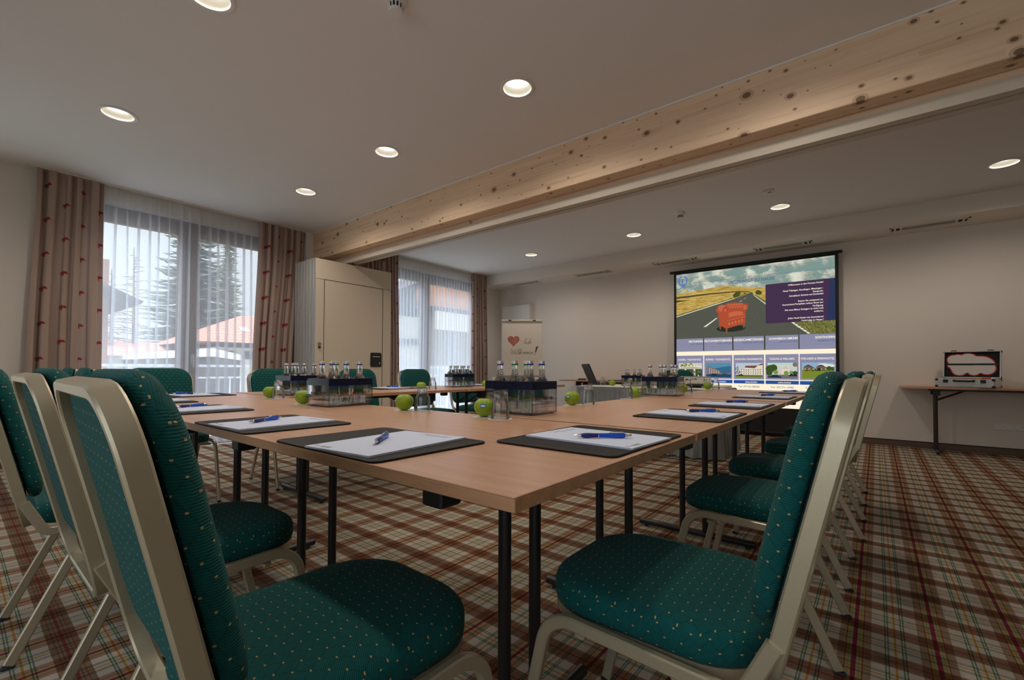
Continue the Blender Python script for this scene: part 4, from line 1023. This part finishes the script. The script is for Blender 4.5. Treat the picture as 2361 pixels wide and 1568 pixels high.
    # evening hotel
    x0, x1 = ph[1]; R(x0, x1, z0, z1, sb2); P([(x0, .93), (x0, z1), (x1, z1), (x1, .985)], em('pdusk2', (.10, .30, .45), .8)); R(x0, x1, z0, .868, nsk); P([(x0, .850), (x0, .965), (x0 + .03, .985), (x0 + .09, .965), (x0 + .20, .905), (x0 + .20, .868), (x0 + .06, .862)], em('pbldg', (.22, .20, .22), .8))
    for i in range(5): R(x0 + .045 + i * .032, x0 + .054 + i * .032, .872 - .0 * i, .955 - i * .012, lit)
    for i in range(8): R(x0 + .20 + i * .019, x0 + .213 + i * .019, .868, .895 + random.uniform(0, .03), em('pbldg2', (.10, .12, .16), .8))
    for i in range(22): EL(x0 + random.uniform(.16, .34), random.uniform(.860, .885), .003, .003, lit, n=6)
    P([(x0 + .07, .842), (x0 + .075, .855), (x0 + .095, .868), (x0 + .13, .866), (x0 + .15, .850), (x0 + .15, .838)], cr)
    # white hotel
    x0, x1 = ph[2]; R(x0, x1, z0, z1, em('phaze', (.50, .60, .66), .85)); R(x0, x1, z0, .84, gr_); P([(x0 + .06, .84), (x0 + .06, .93), (x0 + .12, .945), (x0 + .12, .985), (x1 - .05, .985), (x1, 1.01), (x1, .84)], wl); P([(x0 + .12, .96), (x0 + .13, .985), (x1 - .06, .990), (x1 - .10, .95)], rf)
    P([(x1 - .06, .99), (x1 - .01, 1.018), (x1, 1.012), (x1, .995)], rf)
    for i in range(9):
        for j in range(3): R(x0 + .075 + i * .03, x0 + .087 + i * .03, .862 + j * .030, .876 + j * .030, wn if i != 4 else lil)
    for i in range(10): EL(x0 + .03 + random.uniform(-.03, .03), random.uniform(.85, .97), .008, .02, em('ptwig', (.22, .18, .15), .8), n=6)
    R(x0, x1, .838, .850, dw); EL(x0 + .07, .85, .03, .012, cr)
    # car park
    x0, x1 = ph[3]; R(x0, x1, z0, z1, em('ppale', (.52, .70, .62), .85)); R(x0, x1, z0, .862, asp); P([(x0 + .12, .862), (x0 + .12, .975), (x0 + .26, .985), (x0 + .34, .975), (x0 + .34, .862)], em('pgw', (.62, .62, .60), .85)); P([(x0 + .17, .862), (x0 + .17, .985), (x0 + .26, .985), (x0 + .26, .862)], wl)
    TX('HOTEL', x0 + .215, .963, .012, bar, .05, 'CENTER'); TX('FORTUNA', x0 + .215, .945, .012, bar, .07, 'CENTER')
    for cx_, cz_, rr, m_ in ((x0 + .03, .94, .055, tg), (x0 + .07, .955, .05, tg), (x0 + .02, .89, .04, tg), (x0 + .10, .895, .03, tg2), (x0 + .225, .885, .03, tg2), (x0 + .285, .89, .025, tg2), (x0 + .33, .885, .03, tg), (x0 + .33, 1.0, .03, em('ptwig', (.22, .18, .15), .8))): EL(cx_, cz_, rr, rr, m_, n=12)
    for cx_, w_ in ((x0 + .085, .085), (x0 + .285, .03), (x0 + .325, .03)): P([(cx_ - w_, .822 + .02 * (w_ < .05)), (cx_ - w_, .835 + .02 * (w_ < .05)), (cx_ - w_ * .5, .842 + .02 * (w_ < .05)), (cx_ - w_ * .3, .856 + .02 * (w_ < .05)), (cx_ + w_ * .4, .856 + .02 * (w_ < .05)), (cx_ + w_ * .7, .840 + .02 * (w_ < .05)), (cx_ + w_, .834 + .02 * (w_ < .05)), (cx_ + w_, .822 + .02 * (w_ < .05))], cr)
    # mountain hotel
    x0, x1 = ph[4]; R(x0, x1, z0, z1, sb); EL(x1 - .05, .985, .06, .02, em('pcl', (.82, .80, .76), .85)); EL(x1 - .12, 1.005, .05, .010, em('pcl', None)); R(x0, x1, z0, .93, gr_)
    for i in range(14): EL(x0 + random.uniform(0, .35), random.uniform(.925, .955), .016, .016, tg, n=8)
    for xx in (x0 + .02, x0 + .16): P([(xx, .93), (xx, .965), (xx + .05, .99), (xx + .12, .955), (xx + .12, .93)], em('pwood', (.20, .12, .08), .8)); P([(xx - .01, .965), (xx + .05, 1.0), (xx + .13, .955), (xx + .05, .985)], dw)
    for i in range(6): R(x0 + .03 + i * .045, x0 + .045 + i * .045, .935, .945, wl)
    EL(x0 + .30, .95, .03, .03, tg, n=10); EL(x0 + .19, .935, .022, .022, em('pbush', (.02, .03, .015), .8), n=10)
    TX('Pr', -.704, .402, .024, txb, .03)
    b.build('projected_slide', t, smooth=None, keepn=True)
screen()
# ------------------------------------------------------------------ flipchart
HAND = {'l': [(.1, .35), (.45, .95), (.5, 1.45), (.3, 1.6), (.2, 1.3), (.2, .3), (.35, .0), (.6, .2)], 'i': [(.0, .2), (.2, .7), (.15, .2), (.3, .0), (.55, .2)], 'c': [(.6, .55), (.45, .7), (.2, .6), (.1, .3), (.25, .0), (.65, .15)], 'h': [(.0, .2), (.4, 1.2), (.35, 1.6), (.2, 1.4), (.15, 0), (.25, .5), (.5, .7), (.62, .5), (.6, .1), (.8, .1)],
        'W': [(.0, 1.4), (.15, 1.5), (.15, .3), (.35, .0), (.75, 1.3), (.7, .3), (.9, .0), (1.3, 1.2), (1.35, 1.5)], 'k': [(.0, .2), (.4, 1.2), (.35, 1.6), (.2, 1.4), (.15, 0), (.2, .4), (.5, .7), (.55, .5), (.25, .38), (.5, .05), (.7, .15)], 'o': [(.55, .55), (.35, .7), (.12, .45), (.2, .05), (.5, .05), (.62, .4), (.5, .65), (.8, .55)],
        'm': [(.0, .6), (.12, .6), (.12, .0), (.2, .5), (.4, .68), (.45, .0), (.5, .5), (.7, .68), (.78, .1), (.95, .1)], 'e': [(.05, .3), (.5, .45), (.4, .7), (.15, .6), (.1, .2), (.3, .0), (.65, .2)], 'n': [(.0, .6), (.12, .6), (.12, .0), (.2, .5), (.45, .68), (.52, .1), (.75, .15)]}
ADV = {'l': .52, 'i': .45, 'c': .6, 'h': .75, 'W': 1.35, 'k': .66, 'o': .72, 'm': .92, 'e': .6, 'n': .72}
def flipchart():
    t = thing('flipchart', 'flipchart on a stand with a red heart and handwritten welcome', 'flipchart', (-4.84, 6.30, 0), math.radians(38.5)); w = .345
    b = MB(); b.box((0, .02, 1.285), (2 * w + .02, .018, .985), M['white'], bev=.005); b.build('board', t)
    b = MB(); b.box((0, .0, 1.775), (2 * w + .03, .04, .030), M['cream'], bev=.006); bar = b.build('clamp_bar', t)
    b = MB()
    for x in (-.21, .215): b.box((x, -.021, 1.778), (.055, .006, .018), M['blackplastic'], bev=.002)
    b.build('clamp_knob', bar)
    b = MB(); b.box((0, .006, 1.28), (2 * w - .012, .008, .95), M['flippaper']); pp = b.build('paper_pad', t, smooth=None)
    b = MB(); y = .0015; X = Matrix.Translation((0, y, 0)) @ Matrix.Rotation(PI / 2, 4, 'X')
    def word(s, x, z, sz):
        for c in s: b.ribbon([(x + (px * sz) + .22 * pz * sz, z + pz * sz) for px, pz in HAND[c]], .0040, M['blackink'], X); x += ADV[c] * sz * .92
        return x
    word('lich', .028, 1.365, .062); b.ribbon([(-.03, 1.42), (.005, 1.418)], .004, M['blackink'], X); b.ribbon([(.092, 1.455), (.096, 1.46)], .008, M['blackink'], X)
    b.build('handwritten_line', pp, smooth=None); b = MB()
    x = word('Willkommen', -.205, 1.185, .060); b.poly([(x + .03, 1.215), (x + .045, 1.212), (x + .085, 1.33), (x + .045, 1.315)], M['blackink'], X); b.poly([(x + .02, 1.175), (x + .034, 1.175), (x + .036, 1.192), (x + .022, 1.192)], M['blackink'], X)
    b.build('handwritten_line', pp, smooth=None)
    b = MB(); hp = []
    for i in range(40):
        a = 2 * PI * i / 40; hp.append((16 * math.sin(a) ** 3, 13 * math.cos(a) - 5 * math.cos(2 * a) - 2 * math.cos(3 * a) - math.cos(4 * a)))
    hp = [(-.145 + x * .0062, 1.425 + z * .0062) for x, z in hp]; b.ribbon(hp + hp[:1], .006, M['redink'], X)
    for k in range(26):
        z0 = 1.33 + k * .0075
        xs = [p[0] + (z0 - p[1]) * 0 + (q_[0] - p[0]) * ((z0 + 0 - p[1]) / (q_[1] - p[1])) for p, q_ in zip(hp, hp[1:] + hp[:1]) if (p[1] - z0) * (q_[1] - z0) < 0]
        xs.sort()
        for a, c in zip(xs[::2], xs[1::2]): b.ribbon([(a, z0 + .004), (c, z0 - .004)], .0050, M['redink'], X)
    b.build('red_heart', pp, smooth=None)
    b = MB(); b.box((0, -.035, .795), (2 * w + .02, .09, .012), M['grey'], bev=.003); b.box((0, -.078, .805), (2 * w + .02, .005, .022), M['grey']); b.build('marker_tray', t)
    for p in ((-.30, .03), (.30, .03)):
        b = MB(); b.cyl((p[0], .04, 1.2), (p[0] * 1.25, -.05, .01), .014, M['grey']); b.build('leg', t)
    b = MB(); b.cyl((0, .05, 1.3), (0, .42, .01), .014, M['grey']); b.build('leg', t)
flipchart()
for dx, m, l in ((-.16, 'blackplastic', 'black marker lying in the flipchart tray'), (.12, 'red', 'red marker lying in the flipchart tray')):
    R_ = Matrix.Rotation(math.radians(38.5), 3, 'Z'); c = Vector((-4.84, 6.30, 0)) + R_ @ Vector((dx, -.045, .809)); d = R_ @ Vector((.06, 0, 0))
    t = thing('marker_pen', l, 'marker', c); b = MB(); b.cyl(-d, d * .45, .008, M[m]); b.build('barrel', t); b = MB(); b.cyl(d * .45, d, .0085, M[m]); b.build('cap', t)
t = thing('wall_panel_box', 'plain white panel box on the back wall behind the flipchart', 'wall box', (-5.70, 7.26, 1.5))
b = MB(); b.box((0, 0, 0), (.70, .118, 1.43), M['white'], bev=.006); b.build('body', t)
b = MB(); b.box((0, -.058, .0), (.66, .006, 1.38), M['white'], bev=.002); b.build('front_cover', t)
# ------------------------------------------------------------------ laptop, projector, papers
t = thing('laptop', 'open black laptop seen from the side on the skirted table', 'laptop', (-2.84, 5.44, PT - .001), math.radians(136))
b = MB(); b.box((0, 0, .013), (.34, .25, .022), M['blackplastic'], bev=.004); bs = b.build('base', t)
b = MB()
for r in range(5):
    for c in range(13): b.box((-.144 + c * .024, .055 - r * .022, .0255), (.019, .017, .003), M['dark'])
b.build('keys', bs, smooth=None)
b = MB(); Xl = Matrix.Translation((0, .118, .024)) @ Matrix.Rotation(math.radians(-24), 4, 'X')
b.box((0, .0, .135), (.34, .016, .27), M['blackplastic'], Xl, bev=.006); ld = b.build('lid', t)
b = MB(); b.box((0, -.0086, .14), (.31, .001, .20), M['lens'], Xl); b.build('display', ld, smooth=None)
t = thing('projector', 'grey video projector with rear sockets facing the camera', 'projector', (-1.60, 5.32, PT - .001), math.radians(12)); w, d = .16, .14
b = MB(); b.box((0, 0, .030), (2 * w - .04, 2 * d - .04, .03), M['blackplastic'], bev=.004); b.box((0, 0, .008), (.12, .08, .016), M['blackplastic']); b.build('foot_base', t)
b = MB(); b.box((0, 0, .080), (2 * w, 2 * d, .075), M['cream'], bev=.012); body = b.build('body', t)
b = MB(); b.box((0, 0, .121), (2 * w - .02, 2 * d - .02, .010), M['grey'], bev=.004); b.box((-.06, -.02, .127), (.14, .05, .003), M['lens']); b.build('top_cover', t)
b = MB()
for x, z, a, c in ((-.14, .092, .018, .014), (-.095, .09, .026, .020), (-.045, .098, .012, .008), (-.02, .098, .012, .008), (.015, .098, .024, .010), (.12, .095, .010, .012), (.145, .085, .008, .010), (.12, .075, .010, .010), (-.09, .072, .026, .006)): b.box((x * .84, -d - .0005, z), (a, .003, c), M['lens'])
b.build('socket_row', body, smooth=None)
b = MB(); b.lathe([(.0, .012), (.030, .012), (.036, .0)], M['lens'], 24, Matrix.Translation((.08, d, .08)) @ Matrix.Rotation(-PI / 2, 4, 'X'), cap0=True); b.build('lens', body)
t = tag(one_box('folded_cloth', (-1.345, 5.46, PT + .012), (.13, .30, .026), M['cloth'], bev=.01), 'folded white cloth at the right end of the skirted table', 'cloth')
t = tag(one_box('document_folder', (-3.25, 6.86, T + .004), (.32, .22, .008), M['leather'], bev=.002), 'flat black folder on the wall table left of the screen', 'folder')
t = thing('board_eraser', 'small dark eraser on the wall table left of the screen', 'eraser', (-3.95, 6.85, T)); b = MB(); b.box((0, 0, .012), (.14, .05, .024), M['blackplastic'], bev=.005); b.build('body', t); b = MB(); b.box((0, 0, .002), (.138, .048, .004), M['foam']); b.build('felt', t)
# ------------------------------------------------------------------ silver case with cards
CT = T + .004
t = thing('presentation_case', 'open aluminium presenter case with black lining on the right wall table', 'case', (.772, 6.915, CT), -.31); w, d, h = .228, .15, .092
b = MB(); b.box((0, 0, h / 2), (2 * w, 2 * d, h), M['alu'], bev=.006); base = b.build('case_base', t)
b = MB()
for sx in (-1, 1):
    for sy in (-1, 1):
        for z in (.012, h - .012): b.box((sx * (w - .010), sy * (d - .010), z), (.028, .028, .026), M['blackplastic'], bev=.006)
b.build('corner_caps', base)
b = MB(); b.sweep(fillet([(-.075, -d - .002, .075), (-.075, -d - .028, .068), (.075, -d - .028, .068), (.075, -d - .002, .075)], [.012, .012], 4), (0, 0, 1), .020, .018, M['blackplastic'], ch=.004); b.box((0, -d - .003, .066), (.11, .004, .024), M['chrome']); b.build('handle', t)
for s in (-1, 1):
    b = MB(); b.box((s * .145, -d - .004, .066), (.040, .010, .036), M['blackplastic'], bev=.003); b.tube([(s * .145 + .014 * math.cos(a), -d - .006, .040 - .016 * math.sin(a)) for a in [PI * i / 10 for i in range(11)]], .002, M['chrome'], 6); b.build('latch', t)
lz = Matrix.Translation((0, d - .004, h + .003)) @ Matrix.Rotation(math.radians(-7), 4, 'X')
b = MB(); b.box((0, .008, .15), (2 * w, .016, .30), M['alu'], lz, bev=.004)
for c, s in (((0, -.012, .006), (2 * w, .03, .010)), ((0, -.012, .296), (2 * w, .03, .010)), ((-w + .005, -.012, .15), (.010, .03, .30)), ((w - .005, -.012, .15), (.010, .03, .30))): b.box(c, s, M['alu'], lz)
for sx in (-1, 1):
    for z in (.010, .290): b.box((sx * (w - .010), -.006, z), (.028, .040, .026), M['blackplastic'], lz, bev=.006)
lid = b.build('lid', t)
b = MB(); b.box((0, -.003, .15), (2 * w - .02, .006, .28), M['foam'], lz); b.build('lining', lid, smooth=None)
b = MB()
for s in (-1, 1): b.box((s * .145, -.008, .308), (.05, .012, .010), M['blackplastic'], lz, bev=.003)
b.build('latch_catch', lid)
b = MB(); b.box((0, -.0125, .155), (2 * w - .03, .003, .017), M['screenblack'], lz); b.build('elastic_strap', lid, smooth=None)
def cloudpts(g=0.0):
    out = []
    for cx, cz, r, a0, a1 in ((-.145, .205, .052, 100, 235), (-.165, .150, .030, 130, 250), (-.095, .095, .062, 190, 320), (.02, .085, .050, 205, 330), (.12, .110, .065, 230, 380), (.07, .125, .115, 12, 82), (-.03, .200, .075, 35, 140), (-.11, .215, .048, 60, 120)):
        for i in range(9):
            a = math.radians(a0 + (a1 - a0) * i / 8); out.append((cx + (r + g) * math.cos(a), cz + (r + g) * math.sin(a)))
    return out
cc = thing('cloud_card', 'white cloud-shaped card with red outline strapped in the case lid', 'card', t.location, 0); cc.rotation_euler = t.rotation_euler
b = MB()
def fan(pts, y, mat): b.poly([(x, y, z) for x, z in pts], mat, lz)
fan(cloudpts(.010), -.0080, M['cloudr']); b.build('red_outline', cc, smooth=None); b = MB(); fan(cloudpts(), -.0092, M['cloudw']); b.build('white_face', cc, smooth=None)
for dx, m, l in ((.10, 'yellow', 'yellow marker lying on the open silver case'), (.17, 'red', 'red marker lying on the open silver case')):
    R_ = Matrix.Rotation(-.31, 3, 'Z'); c = Vector((.772, 6.915, CT)) + R_ @ Vector((dx, -.05 - .03 * (m == 'red'), h + .008)); v = R_ @ Vector((.05, .004, 0))
    k = thing('marker_pen', l, 'marker', c); b = MB(); b.cyl(-v, v * .4, .0075, M[m]); b.build('barrel', k); b = MB(); b.cyl(v * .4, v, .008, M['red' if m == 'yellow' else 'white']); b.build('cap', k)
# ------------------------------------------------------------------ wall sockets
t = thing('wall_socket_strip', 'triple white wall socket low on the right of the screen wall', 'wall socket', (1.135, YB - .004, .31))
b = MB(); b.box((0, 0, 0), (.225, .012, .082), M['white'], bev=.004); b.build('frame', t)
for i in (-1, 0, 1):
    X = Matrix.Translation((i * .071, -.006, 0)) @ Matrix.Rotation(PI / 2, 4, 'X'); b = MB(); b.lathe([(.030, .001), (.023, .004), (.020, -.004)], M['white'], 28, X, cap1=True); so = b.build('socket', t)
    b = MB()
    for s in (-1, 1): b.lathe([(.0005, -.0035), (.0028, -.0035)], M['lens'], 10, X @ Matrix.Translation((s * .0095, 0, 0)))
    b.build('pin_hole', so, smooth=None)
# ------------------------------------------------------------------ outside the windows
b = MB(); b.poly([(-120, -80, -3.2), (-6.45, -80, -3.2), (-6.45, 120, -3.2), (-120, 120, -3.2)], M['earth']); struct(b.build('ground', smooth=None))
b = MB(); b.box((-7.1, 2.9, -.12), (1.3, 8.6, .2), M['slab']); struct(b.build('balcony_slab', smooth=None))
def railing():
    t = thing('balcony_railing', 'pale grey balcony railing seen through the sheer curtains', 'railing', (-7.6, 2.9, -.02))
    L = 8.5; b = MB(); b.box((0, 0, .972), (.05, L, .035), M['rail']); b.box((0, 0, .80), (.035, L, .025), M['rail']); b.box((0, 0, .10), (.035, L, .025), M['rail']); b.build('handrail', t, smooth=None)
    b = MB(); n = 56
    for i in range(n): b.box((0, -L / 2 + (i + .5) * L / n, .45), (.014, .020, .70), M['rail'])
    b.build('bars', t, smooth=None)
    for y in (-4.2, -1.4, 1.4, 4.2): b = MB(); b.box((0, y, .48), (.045, .045, .98), M['rail']); b.build('post', t)
railing()
def spruce(x, y, zb, ht, rad, label, mat='spruce', seed=1, lean=0):
    rnd = random.Random(seed); t = thing('spruce_tree', label, 'tree', (x, y, zb)); b = MB()
    b.tube([(0, 0, 0), (0, 0, ht * .5), (0, 0, ht * .98)], [ht * .018, ht * .012, ht * .002], M['bark'], 8); b.build('trunk', t)
    b = MB(); lev = 84
    for k in range(lev):
        f = k / lev; z0 = ht * (.06 + .93 * f); r = rad * (1 - f) ** .85 * rnd.uniform(.82, 1.08); n = max(6, int(17 * (1 - f)))
        for i in range(n * 2):
            a = 2 * PI * (i + rnd.random()) / n; rr = r * (rnd.uniform(.72, 1.12) if i < n else rnd.uniform(.35, .7)); dr = rr * rnd.uniform(.18, .5); z = z0 + ht * rnd.uniform(-.012, .012); ca, sa = math.cos(a), math.sin(a); w = rr * .12 + .07
            prev = None
            for j in range(6):
                s = j / 5; zz = z - dr * s + dr * .55 * s * s; ww = w * (1 - s) ** .6 * (1 + .5 * math.sin(j * 2.6 + i)); px, py = rr * s * ca, rr * s * sa
                cur = [(px - sa * ww, py + ca * ww, zz - ww * .7), (px, py, zz), (px + sa * ww, py - ca * ww, zz - ww * .7)]
                if prev: b.poly([prev[0], prev[1], cur[1], cur[0]], M[mat]); b.poly([prev[1], prev[2], cur[2], cur[1]], M[mat])
                prev = cur
    b.build('branches', t, smooth=None, keepn=True)
spruce(-38, 10.9, -3.2, 18.5, 5.2, 'tall dark spruce beyond the roofs, behind the window post', 'spruce', 3)
spruce(-36.5, 12.6, -3.2, 15.8, 2.6, 'slimmer pale spruce right of the dark one, in the right pane', 'spruce2', 8)
def larch(x, y, zb, ht, label, seed):
    rnd = random.Random(seed); t = thing('bare_larch', label, 'tree', (x, y, zb)); b = MB(); b.tube([(0, 0, 0), (.1, .05, ht * .5), (0, 0, ht)], [.16, .10, .02], M['bark'], 6); b.build('trunk', t)
    b = MB()
    for k in range(70):
        f = .18 + .8 * k / 70; z = ht * f; a = rnd.uniform(0, 6.28); r = (1.03 - f) * ht * .36 * rnd.uniform(.6, 1.1); d = Vector((math.cos(a), math.sin(a), rnd.uniform(.0, .35)))
        p = [Vector((0, 0, z)), Vector((0, 0, z)) + d * r * .5, Vector((0, 0, z)) + d * r + Vector((0, 0, -.1 * r))]; b.tube(p, [.035, .022, .008], M['bark'], 4)
        for q in range(6):
            s = rnd.uniform(.2, 1); o = p[0].lerp(p[2], s); e = Vector((rnd.uniform(-1, 1), rnd.uniform(-1, 1), rnd.uniform(-.7, .5))) * r * .22; b.tube([o, o + e * .5, o + e], [.012, .009, .005], M['bark'], 3)
    b.build('branches', t, smooth=None)
larch(-34, 6.75, -3.2, 11.2, 'bare tree in the left window pane', 1); larch(-33, 5.6, -3.2, 9.6, 'shorter bare tree next to the dark eave', 5)
# timber house at the left edge of the window
t = thing('timber_house', 'brown timber house with dark eave at the left of the window', 'house', (-12.6, 0, -3.2))
b = MB(); b.box((-3, -.4, 3.2), (6, 5.0, 6.4), M['barn']); b.build('wall', t)
b = MB(); b.loft([[(.9, 2.45, 5.42), (.9, 2.50, 5.48), (.9, -1.0, 7.10), (.9, -1.0, 6.95)], [(-7, 2.45, 5.42), (-7, 2.50, 5.48), (-7, -1.0, 7.10), (-7, -1.0, 6.95)]], M['barnroof'], True, True)
b.loft([[(.9, -4.5, 5.42), (.9, -4.55, 5.48), (.9, -1.0, 7.10), (.9, -1.0, 6.95)], [(-7, -4.5, 5.42), (-7, -4.55, 5.48), (-7, -1.0, 7.10), (-7, -1.0, 6.95)]], M['barnroof'], True, True); b.build('roof', t)
# flat roofed block
t = thing('flat_roof_building', 'dark flat-roofed building with white roof edge behind the railing', 'building', (-19.4, 6.25, -3.2))
p = [(0, 0), (-16.2, -.6), (-24, 8), (-13.8, 6.65)]
b = MB(); b.loft([[(x, y, 0) for x, y in p], [(x, y, 4.55) for x, y in p]], M['darkband'], True, True); b.build('wall', t)
b = MB(); c = (-13, 3); b.loft([[(x + (x - c[0]) * .02, y + (y - c[1]) * .04, z) for x, y in p] for z in (4.55, 4.86)], M['fascia'], True, True); b.build('roof_edge', t)
# tiled houses
t = thing('tiled_house', 'low house with long red tiled roof behind the flat roof', 'house', (-31, 0, -3.2))
b = MB(); b.box((-3, 6.0, 2.4), (6, 7.0, 4.8), M['render']); b.build('wall', t)
b = MB(); b.loft([[(.5, 1.8, 4.75), (-3.2, 1.8, 5.66), (-7, 1.8, 4.75)], [(.5, 9.9, 4.75), (-3.2, 9.9, 5.66), (-7, 9.9, 4.75)]], M['tiles'], True, True); b.build('roof', t)
t = thing('tiled_house', 'larger house with red hipped roof and skylights at right', 'house', (-27, 0, -3.2))
b = MB(); b.box((-4, 12.6, 2.6), (7, 7.4, 5.3), M['render']); b.build('wall', t)
b = MB(); e = [(.4, 7.9), (.4, 18), (-9, 18), (-9, 7.9)]; v = b.verts([(x, y, 5.5) for x, y in e]); r = b.verts([(-3.2, 11.2, 7.35), (-3.2, 15, 7.45)])
for f in ([v[0], v[1], r[1], r[0]], [v[1], v[2], r[1]], [v[2], v[3], r[0], r[1]], [v[3], v[0], r[0]], [v[3], v[2], v[1], v[0]]): b.face(f, M['tiles'])
b.build('roof', t, smooth=None)
for y, s in ((10.6, .42), (11.5, .42), (12.6, .5)):
    b = MB(); X = Matrix.Translation((-1.15, y, 6.30)) @ Matrix.Rotation(math.radians(27.5), 4, 'Y'); b.box((0, 0, .03), (.55, s, .06), M['fascia'], X); b.box((0, 0, .06), (.42, s - .1, .02), M['pane'], X); b.build('skylight', t)
for y in (9.6, 10.7, 11.8): b = MB(); b.box((-.48, y, 4.85), (.06, .62, .42), M['darkband']); b.build('window', t)
# neighbour seen through the far window
t = thing('apartment_house', 'cream house with timber balconies and orange cladding behind the far window', 'house', (-12, 0, -3.2))
b = MB(); b.box((-3, 9.0, 2.9), (6, 2.4, 5.9), M['creamrender']); b.box((-3, 13.2, 3.6), (5, 6.0, 7.2), M['creamrender']); b.build('wall', t)
b = MB(); b.loft([[(.7, 7.6, 5.9), (.7, 10.3, 7.15), (.7, 10.3, 7.33), (.7, 7.5, 6.05)], [(-6, 7.6, 5.9), (-6, 10.3, 7.15), (-6, 10.3, 7.33), (-6, 7.5, 6.05)]], M['barnroof'], True, True); b.build('roof', t)
b = MB(); b.box((.05, 9.0, 6.30), (.10, 2.4, .22), M['darkband']); b.box((.06, 9.05, 5.02), (.12, 2.2, .16), M['darkband']); b.box((.08, 8.9, 4.2), (.10, .16, 1.7), M['darkband'], Matrix.Translation((0, 8.9, 4.2)) @ Matrix.Rotation(math.radians(30), 4, 'X') @ Matrix.Translation((0, -8.9, -4.2))); b.build('timber_frame', t)
b = MB(); b.box((-.45, 12.6, 6.75), (.1, 5.0, 1.1), M['orange']); b.build('cladding', t)
b = MB(); b.box((.05, 12.6, 6.12), (1.1, 5.0, .20), M['darkband']); b.box((.6, 12.6, 5.75), (.06, 5.0, .62), M['creamrender']); b.build('balcony', t)
b = MB(); b.box((.08, 11.0, 2.3), (.1, 7.0, 3.9), M['grey']); b.build('lower_wall', t)

# ------------------------------------------------------------------ daylight
w = bpy.data.worlds.new('overcast_sky'); sc.world = w; w.use_nodes = True; nt = w.node_tree; nt.nodes.clear(); g = G(nt)
z = g.xyz(g.coord('Generated'))[2]
n = g.noise(g.mapping(g.coord('Generated'), (2, 2, 5)), 2.2, 4)
c = g.ramp(g.m('ADD', z, g.m('MULTIPLY', n.outputs[0], .10)), [(.0, (.090, .097, .104)), (.25, (.100, .110, .119)), (.5, (.20, .225, .25)), (.75, (.55, .62, .69)), (1.0, (.82, .92, 1.0))])
bg = g.n('ShaderNodeBackground', {0: c, 1: 10.0}); o = nt.nodes.new('ShaderNodeOutputWorld'); nt.links.new(bg.outputs[0], o.inputs[0])

# ------------------------------------------------------------------ camera
F_PX, CY = 1045.27, 829.72
yaw, pitch, roll = math.radians(38.7703), math.radians(1.2003), math.radians(.2405)
fw = Vector((-math.sin(yaw) * math.cos(pitch), math.cos(yaw) * math.cos(pitch), math.sin(pitch)))
r0 = Vector((math.cos(yaw), math.sin(yaw), 0)); u0 = r0.cross(fw)
rt = r0 * math.cos(roll) + u0 * math.sin(roll); up = -r0 * math.sin(roll) + u0 * math.cos(roll)
cam = bpy.data.cameras.new('camera'); co = bpy.data.objects.new('camera', cam); COL.objects.link(co)
Mx = Matrix(((rt.x, up.x, -fw.x, 0), (rt.y, up.y, -fw.y, 0), (rt.z, up.z, -fw.z, H), (0, 0, 0, 1))); co.matrix_world = Mx
cam.sensor_fit = 'HORIZONTAL'; cam.sensor_width = 36; cam.lens = F_PX / 2361 * 36; cam.shift_y = (CY - 784) / 2361; cam.clip_start = .02; cam.clip_end = 400
sc.camera = co
v = sc.view_settings; v.view_transform = 'Standard'; v.look = 'None'; v.gamma = 1; v.use_curve_mapping = False; v.exposure = 0.12
cy = sc.cycles; cy.use_denoising = True; cy.max_bounces = 14; cy.diffuse_bounces = 5; cy.glossy_bounces = 5; cy.transmission_bounces = 12; cy.transparent_max_bounces = 40; cy.sample_clamp_indirect = 6; cy.caustics_reflective = False; cy.caustics_refractive = False
